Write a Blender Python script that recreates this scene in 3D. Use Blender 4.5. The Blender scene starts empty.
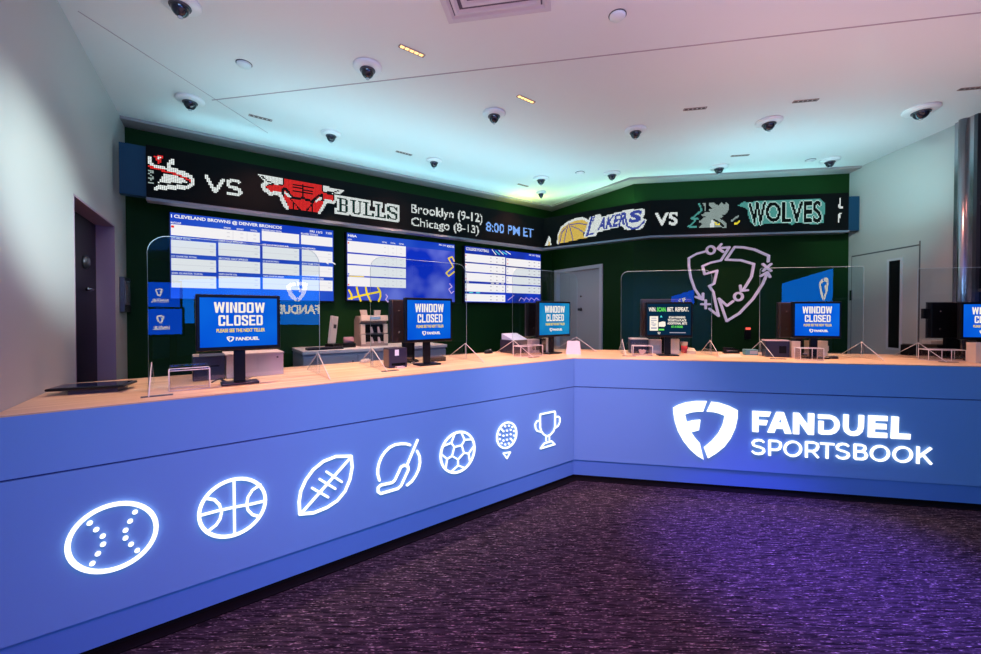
import bpy, bmesh, math, random
from mathutils import Vector, Matrix
from mathutils.geometry import tessellate_polygon
random.seed(4)
scn = bpy.context.scene
C = scn.collection

# ------------------------------------------------------------------ camera
F = 405.0
HC = 1.468
PITCH = math.atan(0.0135)
SHY = -0.0087
SH = SHY * 981.0 / F
cam = bpy.data.objects.new('camera', bpy.data.cameras.new('camera'))
C.objects.link(cam)
cam.location = (0, 0, HC)
cam.rotation_euler = (math.pi / 2 - PITCH, 0, 0)
cam.data.sensor_width = 36.0
cam.data.lens = F / 981.0 * 36.0
cam.data.shift_y = SHY
cam.data.clip_start = 0.02
scn.camera = cam


def ray(px, py):
    cx = (px - 490.5) / F
    cy = (327.0 - py) / F + SH
    return Vector((cx, math.cos(PITCH) + math.sin(PITCH) * cy, -math.sin(PITCH) + math.cos(PITCH) * cy))


def onz(px, py, z):
    d = ray(px, py)
    t = (z - HC) / d.z
    return Vector((d.x * t, d.y * t, z))


# ------------------------------------------------------------------ frames: local x along a line, local y away from the room, z up
class Frame:
    def __init__(s, o, e):
        s.o = Vector((o[0], o[1]))
        d = Vector((e[0] - o[0], e[1] - o[1]))
        s.len = d.length
        s.d = d.normalized()
        s.n = Vector((-s.d.y, s.d.x))
        s.rot = math.atan2(s.d.y, s.d.x)

    def w(s, x, y=0.0):
        p = s.o + s.d * x + s.n * y
        return p

    def loc(s, p):
        v = Vector((p[0], p[1])) - s.o
        return Vector((v.dot(s.d), v.dot(s.n)))

    def uv(s, px, py, off=0.0):
        """where the sight line of a pixel meets the vertical plane y=off: (x, z)"""
        d = ray(px, py)
        dn = d.x * s.n.x + d.y * s.n.y
        k = (s.o.dot(s.n) + off) / dn
        p = d * k
        return (s.loc(p).x, HC + p.z)

    def shifted(s, off):
        return Frame(s.w(0, off), s.w(s.len, off))


CT = 1.07       # counter top height
CEIL = 3.185
BAND = 3.16
corner = onz(574.3, 358, CT)
pA0 = onz(0, 416.3, CT)
pB1 = onz(981, 366.3, CT)
dA = Vector((corner.x - pA0.x, corner.y - pA0.y)).normalized()
FA = Frame((corner.x, corner.y), (corner.x + dA.x, corner.y + dA.y))
dB = Vector((pB1.x - corner.x, pB1.y - corner.y)).normalized()
FB = Frame((corner.x, corner.y), (corner.x + dB.x, corner.y + dB.y))

# walls
L1 = onz(0, 412, CT)
L2 = onz(55, 388, CT)
FL = Frame((L1.x, L1.y), (L2.x, L2.y))          # wall_left, running away from the camera
def isect(f, px):
    """point on the line of frame f (plan view) that projects to column px (near horizon)"""
    d = ray(px, 313)
    r = Vector((d.x, d.y))
    # f.o + a*f.d = b*r
    det = f.d.x * (-r.y) - f.d.y * (-r.x)
    a = (-f.o.x * (-r.y) + f.o.y * (-r.x)) / det
    return f.w(a)
W0 = isect(FL, 126.8)
W1p = onz(552, 211.5, BAND)
W2p = onz(634, 184, BAND)
W3p = onz(849.5, 173.5, BAND)
W1, W2, W3 = [Vector((p.x, p.y)) for p in (W1p, W2p, W3p)]
R2p = onz(958.6, 123.3, CEIL)
WA = Frame(W0, W1)
WB = Frame(W1, W2)
WC = Frame(W2, W3)
WR = Frame(W3, (R2p.x, R2p.y))     # right wall, running towards the camera
print('W0', W0, 'W1', W1, 'W2', W2, 'W3', W3, 'R', R2p, 'corner', corner)

# ------------------------------------------------------------------ materials
MC = {}
def mat(name, col=(0.8, 0.8, 0.8), rough=0.5, metal=0.0, em=None, es=0.0, spec=None, noise=None, coat=0.0, bump=None):
    if name in MC:
        return MC[name]
    m = bpy.data.materials.new(name)
    m.use_nodes = True
    nt = m.node_tree
    b = nt.nodes['Principled BSDF']
    b.inputs['Base Color'].default_value = (*col, 1)
    b.inputs['Roughness'].default_value = rough
    b.inputs['Metallic'].default_value = metal
    if spec is not None:
        b.inputs['Specular IOR Level'].default_value = spec
    if coat:
        b.inputs['Coat Weight'].default_value = coat
        b.inputs['Coat Roughness'].default_value = 0.08
    if em is not None:
        b.inputs['Emission Color'].default_value = (*em, 1)
        b.inputs['Emission Strength'].default_value = es
    if noise:                                       # (scale, amount): gentle mottling of the base colour
        tc = nt.nodes.new('ShaderNodeTexCoord')
        n = nt.nodes.new('ShaderNodeTexNoise')
        n.inputs['Scale'].default_value = noise[0]
        n.inputs['Detail'].default_value = 4
        mx = nt.nodes.new('ShaderNodeMix'); mx.data_type = 'RGBA'
        nt.links.new(tc.outputs['Object'], n.inputs['Vector'])
        nt.links.new(n.outputs['Fac'], mx.inputs['Factor'])
        a = noise[1]
        mx.inputs[6].default_value = (*[c * (1 - a) for c in col], 1)
        mx.inputs[7].default_value = (*[min(1, c * (1 + a)) for c in col], 1)
        nt.links.new(mx.outputs[2], b.inputs['Base Color'])
    MC[name] = m
    return m


def emis(name, col, s=1.0):
    if name in MC:
        return MC[name]
    m = bpy.data.materials.new(name)
    m.use_nodes = True
    nt = m.node_tree
    nt.nodes.remove(nt.nodes['Principled BSDF'])
    e = nt.nodes.new('ShaderNodeEmission')
    e.inputs['Color'].default_value = (*col, 1)
    e.inputs['Strength'].default_value = s
    nt.links.new(e.outputs[0], nt.nodes['Material Output'].inputs['Surface'])
    MC[name] = m
    return m


def screen_mat(name, c0, c1, s=1.0, scale=2.0, lo=0.35, hi=0.7):
    """a picture on a lit screen: two blues drifting into each other"""
    m = emis(name, c0, s)
    nt = m.node_tree
    e = [n for n in nt.nodes if n.type == 'EMISSION'][0]
    tc = nt.nodes.new('ShaderNodeTexCoord')
    n = nt.nodes.new('ShaderNodeTexNoise')
    n.inputs['Scale'].default_value = scale
    n.inputs['Detail'].default_value = 2
    r = nt.nodes.new('ShaderNodeValToRGB')
    r.color_ramp.elements[0].position = lo
    r.color_ramp.elements[0].color = (*c0, 1)
    r.color_ramp.elements[1].position = hi
    r.color_ramp.elements[1].color = (*c1, 1)
    nt.links.new(tc.outputs['Object'], n.inputs['Vector'])
    nt.links.new(n.outputs['Fac'], r.inputs['Fac'])
    nt.links.new(r.outputs['Color'], e.inputs['Color'])
    return m


def acrylic(name, tint=(0.93, 0.97, 0.98), ior=1.5, k=1.0):
    m = bpy.data.materials.new(name)
    m.use_nodes = True
    nt = m.node_tree
    nt.nodes.remove(nt.nodes['Principled BSDF'])
    t = nt.nodes.new('ShaderNodeBsdfTransparent')
    t.inputs['Color'].default_value = (*tint, 1)
    g = nt.nodes.new('ShaderNodeBsdfGlossy')
    g.inputs['Roughness'].default_value = 0.0
    g.inputs['Color'].default_value = (0.95, 0.98, 1, 1)
    fr = nt.nodes.new('ShaderNodeFresnel')
    fr.inputs['IOR'].default_value = ior
    mu = nt.nodes.new('ShaderNodeMath'); mu.operation = 'MULTIPLY'; mu.inputs[1].default_value = k
    mx = nt.nodes.new('ShaderNodeMixShader')
    ge = nt.nodes.new('ShaderNodeNewGeometry')
    iv = nt.nodes.new('ShaderNodeMath'); iv.operation = 'SUBTRACT'; iv.inputs[0].default_value = 1
    m2 = nt.nodes.new('ShaderNodeMath'); m2.operation = 'MULTIPLY'
    nt.links.new(fr.outputs[0], mu.inputs[0])
    nt.links.new(ge.outputs['Backfacing'], iv.inputs[1])
    nt.links.new(mu.outputs[0], m2.inputs[0]); nt.links.new(iv.outputs[0], m2.inputs[1])
    nt.links.new(m2.outputs[0], mx.inputs[0])
    nt.links.new(t.outputs[0], mx.inputs[1])
    nt.links.new(g.outputs[0], mx.inputs[2])
    nt.links.new(mx.outputs[0], nt.nodes['Material Output'].inputs['Surface'])
    MC[name] = m
    return m


M_lam = mat('blue_laminate', (0.145, 0.335, 0.69), 0.42, spec=.3)  # blue laminate, with part of the blue room light put into its tint
M_lamtoe = mat('blue_laminate_toe_lit', (0.09, 0.24, 0.62), 0.42, spec=.3)  # deeper copy of the laminate: how the toe kick is lit, put into colour
M_gap = mat('seam_dark_blue', (0.01, 0.04, 0.25), 0.6)
M_black = mat('black_plastic', (0.006, 0.006, 0.008), 0.3, spec=.2)
M_blackm = mat('black_matte', (0.003, 0.003, 0.004), 0.7, spec=.1)
M_navy = mat('navy_black_plastic', (0.02, 0.018, 0.045), 0.4)
M_green = mat('green_wall_paint', (0.006, 0.034, 0.006), 0.6, spec=.12, noise=(1.2, 0.15))
M_wall = mat('pale_grey_satin_wall', (0.47, 0.47, 0.46), 0.45, noise=(0.7, 0.03))
M_ceil = mat('white_ceiling_paint', (0.80, 0.80, 0.80), 0.75, noise=(0.8, 0.02))
M_band = mat('ceiling_border_grey_mauve', (0.34, 0.29, 0.30), 0.7)  # border strip, a darker grey-mauve than the main ceiling
M_white = mat('white_plastic', (0.85, 0.85, 0.86), 0.35)
M_offw = mat('offwhite_plastic', (0.62, 0.55, 0.53), 0.45)
M_beige = mat('beige_cardboard', (0.78, 0.58, 0.43), 0.6)
M_taupe = mat('taupe_plastic', (0.34, 0.25, 0.23), 0.4)
M_cream = mat('cream_plastic', (0.72, 0.56, 0.47), 0.4)
M_greycab = mat('grey_cabinet_laminate', (0.40, 0.41, 0.50), 0.45)
M_greytop = mat('grey_cabinet_top', (0.62, 0.60, 0.64), 0.4)
M_mauve = mat('mauve_grey_metal', (0.55, 0.43, 0.46), 0.45)
M_metal = mat('brushed_metal', (0.42, 0.40, 0.44), 0.25, metal=1.0)
M_darkmetal = mat('dark_metal', (0.10, 0.10, 0.12), 0.35, metal=0.8)
M_signw = emis('lit_white_acrylic', (0.97, 0.97, 1.0), 1.5)
M_signt = emis('lit_teal_tip', (0.55, 0.93, 0.95), 1.2)
M_edge = mat('acrylic_edge_highlight', (0.80, 0.72, 0.74), 0.25, em=(1.0, 0.85, 0.85), es=0.04)  # pale colour and faint glow paint the highlights along the acrylic edges
M_gl = acrylic('clear_acrylic', (0.93, 0.97, 0.98), 1.5, 2.0)
M_glbox = acrylic('clear_acrylic_box', (0.93, 0.91, 0.92), 1.45, 1.0)
M_led0 = mat('led_panel_black', (0.003, 0.0035, 0.004), 0.7, spec=.08)
M_housing = mat('ticker_housing_blue_grey', (0.10, 0.16, 0.24), 0.45)
M_endbox = mat('ticker_end_blue', (0.006, 0.045, 0.10), 0.5, spec=.2)
M_ledge = mat('ticker_ledge_grey', (0.16, 0.17, 0.22), 0.4)
M_orange = emis('amber_led_cell', (1.0, 0.60, 0.20), 2.6)
M_blue0 = emis('screen_royal_blue', (0.01, 0.10, 0.80), 0.9)
M_scrw = emis('screen_white', (0.93, 0.91, 0.93), .97)
M_scrl = emis('screen_line_grey', (0.72, 0.70, 0.76), 1.0)
M_scrd = emis('screen_dark_text', (0.45, 0.42, 0.52), 1.0)
M_scrnavy = emis('screen_navy', (0.02, 0.03, 0.25), 1.0)
M_scrred = emis('screen_red', (0.9, 0.03, 0.02), 1.0)
M_scry = emis('screen_yellow', (1.0, 0.72, 0.02), 1.0)
M_scrg = emis('screen_green', (0.15, 0.85, 0.12), 1.0)
M_scrlav = emis('screen_lavender', (0.75, 0.50, 0.85), 1.0)
M_scrcyan = emis('screen_cyan', (0.10, 0.75, 0.80), 1.0)
M_pale = emis('screen_warm_white', (1.0, 0.90, 0.78), 1.0)

# carpet -------------------------------------------------------------
def carpet():
    m = bpy.data.materials.new('streaked_carpet'); m.use_nodes = True
    nt = m.node_tree; b = nt.nodes['Principled BSDF']
    b.inputs['Roughness'].default_value = 0.95
    b.inputs['Specular IOR Level'].default_value = 0.1
    tc = nt.nodes.new('ShaderNodeTexCoord')
    def noise(sx, sy, rot, detail=2):
        mp = nt.nodes.new('ShaderNodeMapping')
        mp.inputs['Scale'].default_value = (sx, sy, 1)
        mp.inputs['Rotation'].default_value = (0, 0, rot)
        n = nt.nodes.new('ShaderNodeTexNoise')
        n.inputs['Scale'].default_value = 1
        n.inputs['Detail'].default_value = detail
        nt.links.new(tc.outputs['Object'], mp.inputs['Vector'])
        nt.links.new(mp.outputs[0], n.inputs['Vector'])
        return n
    def ramp(n, p0, p1, c0, c1):
        r = nt.nodes.new('ShaderNodeValToRGB')
        r.color_ramp.elements[0].position = p0; r.color_ramp.elements[1].position = p1
        r.color_ramp.elements[0].color = (*c0, 1); r.color_ramp.elements[1].color = (*c1, 1)
        nt.links.new(n.outputs['Fac'], r.inputs['Fac'])
        return r
    n1 = noise(15, 140, -FB.rot, 3)
    n2 = noise(6, 80, -FB.rot, 2)
    n3 = noise(60, 190, -FB.rot, 2)
    r1 = ramp(n1, 0.53, 0.70, (0, 0, 0), (1, 1, 1))
    r3 = ramp(n3, 0.45, 0.65, (0, 0, 0), (1, 1, 1))
    mu = nt.nodes.new('ShaderNodeMath'); mu.operation = 'MULTIPLY'
    nt.links.new(r1.outputs['Color'], mu.inputs[0]); nt.links.new(r3.outputs['Color'], mu.inputs[1])
    r2 = ramp(n2, 0.38, 0.62, (0.005, 0.004, 0.008), (0.030, 0.023, 0.038))
    mx = nt.nodes.new('ShaderNodeMix'); mx.data_type = 'RGBA'
    nt.links.new(mu.outputs[0], mx.inputs['Factor'])
    nt.links.new(r2.outputs['Color'], mx.inputs[6])
    mx.inputs[7].default_value = (0.36, 0.30, 0.38, 1)
    nt.links.new(mx.outputs[2], b.inputs['Base Color'])
    bp = nt.nodes.new('ShaderNodeBump'); bp.inputs['Strength'].default_value = 0.35; bp.inputs['Distance'].default_value = 0.006
    nt.links.new(n3.outputs['Fac'], bp.inputs['Height'])
    nt.links.new(bp.outputs[0], b.inputs['Normal'])
    return m
M_carpet = carpet()

def wood():
    m = bpy.data.materials.new('pale_wood_counter'); m.use_nodes = True
    nt = m.node_tree; b = nt.nodes['Principled BSDF']
    b.inputs['Roughness'].default_value = 0.35
    tc = nt.nodes.new('ShaderNodeTexCoord')
    mp = nt.nodes.new('ShaderNodeMapping'); mp.inputs['Scale'].default_value = (1.2, 26, 1)
    n = nt.nodes.new('ShaderNodeTexNoise'); n.inputs['Scale'].default_value = 1; n.inputs['Detail'].default_value = 4
    r = nt.nodes.new('ShaderNodeValToRGB')
    r.color_ramp.elements[0].position = 0.35; r.color_ramp.elements[1].position = 0.68
    r.color_ramp.elements[0].color = (0.58, 0.36, 0.20, 1); r.color_ramp.elements[1].color = (0.80, 0.57, 0.38, 1)
    nt.links.new(tc.outputs['Object'], mp.inputs['Vector']); nt.links.new(mp.outputs[0], n.inputs['Vector'])
    nt.links.new(n.outputs['Fac'], r.inputs['Fac']); nt.links.new(r.outputs['Color'], b.inputs['Base Color'])
    return m
M_wood = wood()

# ------------------------------------------------------------------ mesh builder
class MB:
    def __init__(s):
        s.v, s.f, s.mi, s.mats, s.sm = [], [], [], [], []

    def m(s, material):
        if material not in s.mats:
            s.mats.append(material)
        return s.mats.index(material)

    def add(s, verts, faces, material, smooth=False):
        k = len(s.v)
        s.v += [tuple(v) for v in verts]
        mi = s.m(material)
        for f in faces:
            s.f.append([k + i for i in f]); s.mi.append(mi); s.sm.append(smooth)

    def box(s, x0, x1, y0, y1, z0, z1, material, rot=None, piv=None):
        vs = [Vector((x, y, z)) for z in (z0, z1) for (x, y) in ((x0, y0), (x1, y0), (x1, y1), (x0, y1))]
        if rot is not None:
            p = Vector(piv or ((x0 + x1) / 2, (y0 + y1) / 2, (z0 + z1) / 2))
            vs = [rot @ (v - p) + p for v in vs]
        s.add(vs, [(0, 3, 2, 1), (4, 5, 6, 7), (0, 1, 5, 4), (1, 2, 6, 5), (2, 3, 7, 6), (3, 0, 4, 7)], material)

    def prism(s, pts, axis, a, b, material, smooth=False):
        """polygon pts (2D) extruded along axis: 'y' -> (x,z) polygon, 'z' -> (x,y) polygon, 'x' -> (y,z)"""
        def put(p, t):
            return (p[0], t, p[1]) if axis == 'y' else ((p[0], p[1], t) if axis == 'z' else (t, p[0], p[1]))
        n = len(pts)
        vs = [put(p, a) for p in pts] + [put(p, b) for p in pts]
        area = sum(pts[i][0] * pts[(i + 1) % n][1] - pts[(i + 1) % n][0] * pts[i][1] for i in range(n))
        tris = tessellate_polygon([[Vector((p[0], p[1], 0)) for p in pts]])
        fs = []
        flip = (area > 0) == (axis in 'zx')
        for t in tris:
            # orient
            t = list(t)
            ax = (pts[t[1]][0] - pts[t[0]][0]) * (pts[t[2]][1] - pts[t[0]][1]) - (pts[t[2]][0] - pts[t[0]][0]) * (pts[t[1]][1] - pts[t[0]][1])
            if ax < 0:
                t.reverse()
            fs.append(tuple(t)); fs.append(tuple(n + i for i in reversed(t)))
        for i in range(n):
            j = (i + 1) % n
            fs.append((i, j, n + j, n + i))
        s.add(vs, fs, material, smooth)

    def lathe(s, prof, material, c=(0, 0, 0), seg=24, smooth=True, axis='z'):
        """prof: list of (r, h)"""
        vs, fs = [], []
        for (r, h) in prof:
            for k in range(seg):
                a = 2 * math.pi * k / seg
                p = (r * math.cos(a), r * math.sin(a), h)
                if axis == 'y':
                    p = (p[0], p[2], p[1])
                if axis == 'x':
                    p = (p[2], p[0], p[1])
                vs.append((c[0] + p[0], c[1] + p[1], c[2] + p[2]))
        for i in range(len(prof) - 1):
            for k in range(seg):
                l = (k + 1) % seg
                fs.append((i * seg + k, i * seg + l, (i + 1) * seg + l, (i + 1) * seg + k))
        if prof[0][0] > 1e-5:
            fs.append(tuple(reversed(range(seg))))
        if prof[-1][0] > 1e-5:
            fs.append(tuple((len(prof) - 1) * seg + k for k in range(seg)))
        s.add(vs, fs, material, smooth)

    def tube(s, pts, r, material, seg=8):
        pts = [Vector(p) for p in pts]
        vs, fs = [], []
        for i, p in enumerate(pts):
            a = pts[max(0, i - 1)]; b = pts[min(len(pts) - 1, i + 1)]
            t = (b - a).normalized()
            u = t.cross(Vector((0, 0, 1)))
            if u.length < 1e-3:
                u = t.cross(Vector((1, 0, 0)))
            u.normalize(); w = t.cross(u)
            for k in range(seg):
                an = 2 * math.pi * k / seg
                vs.append(p + (u * math.cos(an) + w * math.sin(an)) * r)
        for i in range(len(pts) - 1):
            for k in range(seg):
                l = (k + 1) % seg
                fs.append((i * seg + k, i * seg + l, (i + 1) * seg + l, (i + 1) * seg + k))
        fs.append(tuple(range(seg))); fs.append(tuple((len(pts) - 1) * seg + k for k in range(seg)))
        s.add(vs, fs, material, True)

    # flat drawing in the x-z plane at y (front faces look to -y); depth>0 makes it solid towards +y
    def flat(s, pts, y, material, depth=0.0):
        if depth > 0:
            s.prism(pts, 'y', y, y + depth, material)
            return
        tris = tessellate_polygon([[Vector((p[0], p[1], 0)) for p in pts]])
        s.add([(p[0], y, p[1]) for p in pts], tris, material)

    def rect(s, x0, z0, x1, z1, y, material):
        s.add([(x0, y, z0), (x1, y, z0), (x1, y, z1), (x0, y, z1)], [(0, 1, 2, 3)], material)

    def stroke(s, pts, w, y, material, depth=0.0, closed=False, round_=True):
        n = len(pts)
        segs = [(pts[i], pts[(i + 1) % n]) for i in range(n if closed else n - 1)]
        for (a, b) in segs:
            dx, dz = b[0] - a[0], b[1] - a[1]
            l = math.hypot(dx, dz)
            if l < 1e-6:
                continue
            nx, nz = -dz / l * w / 2, dx / l * w / 2
            s.flat([(a[0] - nx, a[1] - nz), (b[0] - nx, b[1] - nz), (b[0] + nx, b[1] + nz), (a[0] + nx, a[1] + nz)], y, material, depth)
        for i, p in enumerate(pts):
            if not round_ and not closed and i in (0, n - 1):
                continue
            c = [(p[0] + w / 2 * math.cos(t * math.pi / 6), p[1] + w / 2 * math.sin(t * math.pi / 6)) for t in range(12)]
            s.flat(c, y, material, depth)

    def ring(s, c, r, w, y, material, depth=0.0, a0=0, a1=360, seg=48):
        n = max(3, int(seg * abs(a1 - a0) / 360))
        full = abs(a1 - a0) >= 359.9
        ang = [math.radians(a0 + (a1 - a0) * i / n) for i in range(n + 1)]
        for i in range(n):
            q = []
            for (rr, a) in ((r - w / 2, ang[i]), (r + w / 2, ang[i]), (r + w / 2, ang[i + 1]), (r - w / 2, ang[i + 1])):
                q.append((c[0] + rr * math.cos(a), c[1] + rr * math.sin(a)))
            if depth > 0:
                vs = [(p[0], y, p[1]) for p in q] + [(p[0], y + depth, p[1]) for p in q]
                s.add(vs, [(0, 1, 2, 3), (7, 6, 5, 4), (0, 3, 7, 4), (1, 5, 6, 2)], material)
            else:
                s.add([(p[0], y, p[1]) for p in q], [(0, 1, 2, 3)], material)

    def disc(s, c, r, y, material, depth=0.0, seg=16):
        s.flat([(c[0] + r * math.cos(2 * math.pi * t / seg), c[1] + r * math.sin(2 * math.pi * t / seg)) for t in range(seg)], y, material, depth)

    def text(s, string, x0, z0, x1, z1, y, material, off=0.0, depth=0.0, space=1.0, fn=None):
        vs, fs = text_shape(string, off, depth, space)
        if fn is None:
            fn = lambda a, b: (x0 + (x1 - x0) * a, z0 + (z1 - z0) * b)
        out = []
        for (a, b, e) in vs:
            p = fn(a, b)
            out.append((p[0], y + (0 if depth == 0 else (depth if e < 0 else 0)), p[1]))
        s.add(out, fs, material)

    def mesh(s, name):
        me = bpy.data.meshes.new(name)
        me.from_pydata(s.v, [], s.f)
        for mt in s.mats:
            me.materials.append(mt)
        me.polygons.foreach_set('material_index', s.mi)
        me.polygons.foreach_set('use_smooth', s.sm)
        me.update()
        bm = bmesh.new(); bm.from_mesh(me)
        bmesh.ops.recalc_face_normals(bm, faces=[f for f in bm.faces]) if len(bm.faces) < 6000 else None
        bm.to_mesh(me); bm.free()
        return me


_tc = {}
def text_shape(string, off=0.0, depth=0.0, space=1.0):
    key = (string, off, depth > 0, space)
    if key in _tc:
        return _tc[key]
    cu = bpy.data.curves.new('lettering', 'FONT')
    cu.body = string
    cu.size = 1
    cu.offset = off
    cu.space_character = space
    cu.fill_mode = 'BOTH' if depth > 0 else 'FRONT'
    cu.extrude = 0.05 if depth > 0 else 0.0
    cu.resolution_u = 4
    o = bpy.data.objects.new('lettering', cu)
    C.objects.link(o)
    dg = bpy.context.evaluated_depsgraph_get()
    dg.update()
    me = bpy.data.meshes.new_from_object(o.evaluated_get(dg))
    vs = [tuple(v.co) for v in me.vertices]
    fs = [tuple(p.vertices) for p in me.polygons]
    bpy.data.objects.remove(o); bpy.data.curves.remove(cu); bpy.data.meshes.remove(me)
    xs = [v[0] for v in vs]; ys = [v[1] for v in vs]
    x0, x1, y0, y1 = min(xs), max(xs), min(ys), max(ys)
    vs = [((v[0] - x0) / (x1 - x0), (v[1] - y0) / (y1 - y0), -v[2]) for v in vs]
    # after the flip e<0 means the raised front: keep front at y, back at y+depth
    vs = [(a, b, -1 if e > 0 else 1) for (a, b, e) in vs]
    _tc[key] = (vs, fs)
    return _tc[key]


# ------------------------------------------------------------------ object helpers
def thing(name, label, cat, loc=(0, 0, 0), rot=0.0, group=None):
    o = bpy.data.objects.new(name, None)
    o.empty_display_size = 0.1
    C.objects.link(o)
    o.location = loc
    o.rotation_euler = (0, 0, rot)
    o['label'] = label
    o['category'] = cat
    if group:
        o['group'] = group
    return o


def part(name, mb, parent=None, bevel=0.0, label=None):
    o = bpy.data.objects.new(name, mb.mesh(name))
    C.objects.link(o)
    if parent:
        o.parent = parent
    if bevel:
        b = o.modifiers.new('bevel', 'BEVEL')
        b.width = bevel; b.segments = 2; b.limit_method = 'ANGLE'
    if label:
        o['label'] = label
    return o


def struct(name, mb, parent=None):
    o = part(name, mb, parent)
    if not parent:
        o['kind'] = 'structure'
    return o


def copy_tree(root):
    r = root.copy(); C.objects.link(r)
    for ch in root.children:
        c = ch.copy(); C.objects.link(c); c.parent = r
        for g in ch.children:
            d = g.copy(); C.objects.link(d); d.parent = c
    return r


def at(frame, x, y, z=0.0):
    p = frame.w(x, y)
    return (p.x, p.y, z)


def place(o, frame):
    """rest an object built in a frame's own coordinates"""
    o.location = (frame.o.x, frame.o.y, 0)
    o.rotation_euler = (0, 0, frame.rot)

# ================================================================== THE SETTING
fl = MB()
fl.box(-7, 9, -9.5, 8.5, -0.1, 0, M_carpet)
struct('floor', fl)
cl = MB()
cl.box(-7, 9, -9.5, 8.5, CEIL, CEIL + 0.12, M_ceil)
struct('ceiling', cl)


def wall(name, frame, x0, x1, z0, z1, m, th=0.15, y0=0.0):
    b = MB(); b.box(x0, x1, y0, y0 + th, z0, z1, m)
    o = struct(name, b); place(o, frame)
    return o

wall('wall_back_left', WA, 0, WA.len + 0.1, 0, CEIL, M_green)
# diagonal wall with its door opening
dl, dzt = WB.uv(555.5, 271); dr, dzt2 = WB.uv(603, 263.6)
dzt = 2.17
b = MB()
b.box(0, dl + .03, 0, .15, 0, CEIL, M_green); b.box(dr - .03, WB.len, 0, .15, 0, CEIL, M_green); b.box(dl + .03, dr - .03, 0, .15, dzt - .03, CEIL, M_green)
o = struct('wall_diagonal', b); place(o, WB)
wall('wall_back_right', WC, 0, WC.len, 0, CEIL, M_green)

# door in the diagonal wall
M_door = mat('grey_door_paint', (0.42, 0.43, 0.46), 0.35)
M_frame = mat('grey_door_frame_paint', (0.55, 0.55, 0.60), 0.35)
b = MB()
b.box(dl, dl + .05, -.025, .12, 0, dzt, M_frame); b.box(dr - .05, dr, -.025, .12, 0, dzt, M_frame); b.box(dl + .05, dr - .05, -.025, .12, dzt - .05, dzt, M_frame)
o = struct('door_1', b); place(o, WB)
b = MB(); b.box(dl + .05, dr - .05, .05, .09, 0.005, dzt - .05, M_door)
lf = part('door_leaf', b, o, .002)
kx, kz = WB.uv(581, 308, .05)
b = MB(); b.lathe([(.0, -.0), (.028, -.0), (.028, -.006), (.012, -.010), (.012, -.03), (.022, -.04), (.022, -.055), (0, -.06)], M_darkmetal, (kx, .05, kz - .02), 16, axis='y')
part('door_knob', b, lf)
b = MB(); b.lathe([(.0, 0), (.014, 0), (.014, -.008), (0, -.010)], M_black, (kx, .05, kz + .18), 12, axis='y')
part('peephole', b, lf)

# left wall with the doorway
ax0, az = FL.uv(73.4, 195); bx0, bz = FL.uv(114.5, 224.4)
dtop = (az + bz) / 2
lenL = FL.loc(W0).x
startL = FL.loc((-1.13, .3)).x
print('left door', ax0, bx0, az, bz, 'lenL', lenL, startL)
TH = .112
b = MB()
b.box(startL, ax0, 0, TH, 0, CEIL, M_wall); b.box(bx0, lenL + .25, 0, TH, 0, CEIL, M_wall); b.box(ax0, bx0, 0, TH, dtop, CEIL, M_wall)
o = struct('wall_left', b); place(o, FL)
M_jamb = mat('mauve_brown_jamb', (0.36, 0.24, 0.33), 0.45)
b = MB()
b.box(bx0 - .012, bx0, -.001, TH, 0, dtop, M_jamb); b.box(ax0, bx0, -.001, TH, dtop - .012, dtop, M_jamb); b.box(ax0, ax0 + .012, -.001, TH, 0, dtop, M_jamb)
o = struct('door_2', b); place(o, FL)
M_dkdoor = mat('dark_door', (0.008, 0.004, 0.010), 0.4, spec=.15)
b = MB(); b.box(ax0 - .1, bx0 + .1, TH, TH + .04, 0.005, dtop + .1, M_dkdoor)
lf = part('door_leaf', b, o)
hx, hz = FL.uv(83, 289, TH)
b = MB(); b.tube([(hx - .05, TH - .035, hz), (hx + .08, TH - .035, hz)], .010, M_metal); b.tube([(hx + .07, TH, hz), (hx + .07, TH - .035, hz)], .010, M_metal)
part('door_handle', b, lf)
hx, hz = FL.uv(84, 262, TH)
b = MB(); b.lathe([(0, 0), (.05, 0), (.05, -.012), (.03, -.03), (0, -.034)], M_darkmetal, (hx, TH, hz), 20, axis='y')
part('lock', b, lf)

# right wall with the flush door
px_, _ = WR.uv(852.6, 257.2); qx_, qz_ = WR.uv(919.5, 243.5)
dz2 = WR.uv(915, 245.7)[1]
print('right door', px_, qx_, WR.uv(852.6, 257.2)[1], dz2)
wall('wall_right', WR, 0, WR.len + .0, 0, CEIL, M_wall)
b = MB()
M_seam = mat('door_seam_dark', (0.08, 0.08, 0.09), 0.6)
b.box(px_, qx_, -.003, .001, dz2 - .008, dz2 + .008, M_seam); b.box(px_ - .012, px_, -.003, .001, 0, dz2 + .008, M_seam); b.box(qx_, qx_ + .012, -.003, .001, 0, dz2 + .04, M_seam)
o = struct('door_3', b); place(o, WR)
b = MB(); b.box(px_, qx_, -.006, .0, 0.004, dz2 - .008, M_wall)
lf = part('door_leaf', b, o)
wx0, wz0 = WR.uv(890, 261.5); wx1, wz1 = WR.uv(901.5, 259.5); wb = WR.uv(896, 348)[1]
wz = (wz0 + wz1) / 2
b = MB(); b.box(wx0, wx1, -.009, -.005, wb, wz, mat('door_glass_dark', (0.008, 0.008, 0.01), 0.15))
part('door_window', b, lf)
b = MB()
for (x0, x1, z0, z1) in ((wx0 - .022, wx0, wb - .022, wz + .022), (wx1, wx1 + .022, wb - .022, wz + .022), (wx0, wx1, wz, wz + .022), (wx0, wx1, wb - .022, wb)):
    b.box(x0, x1, -.014, -.005, z0, z1, M_frame)
part('window_frame', b, lf)
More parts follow.
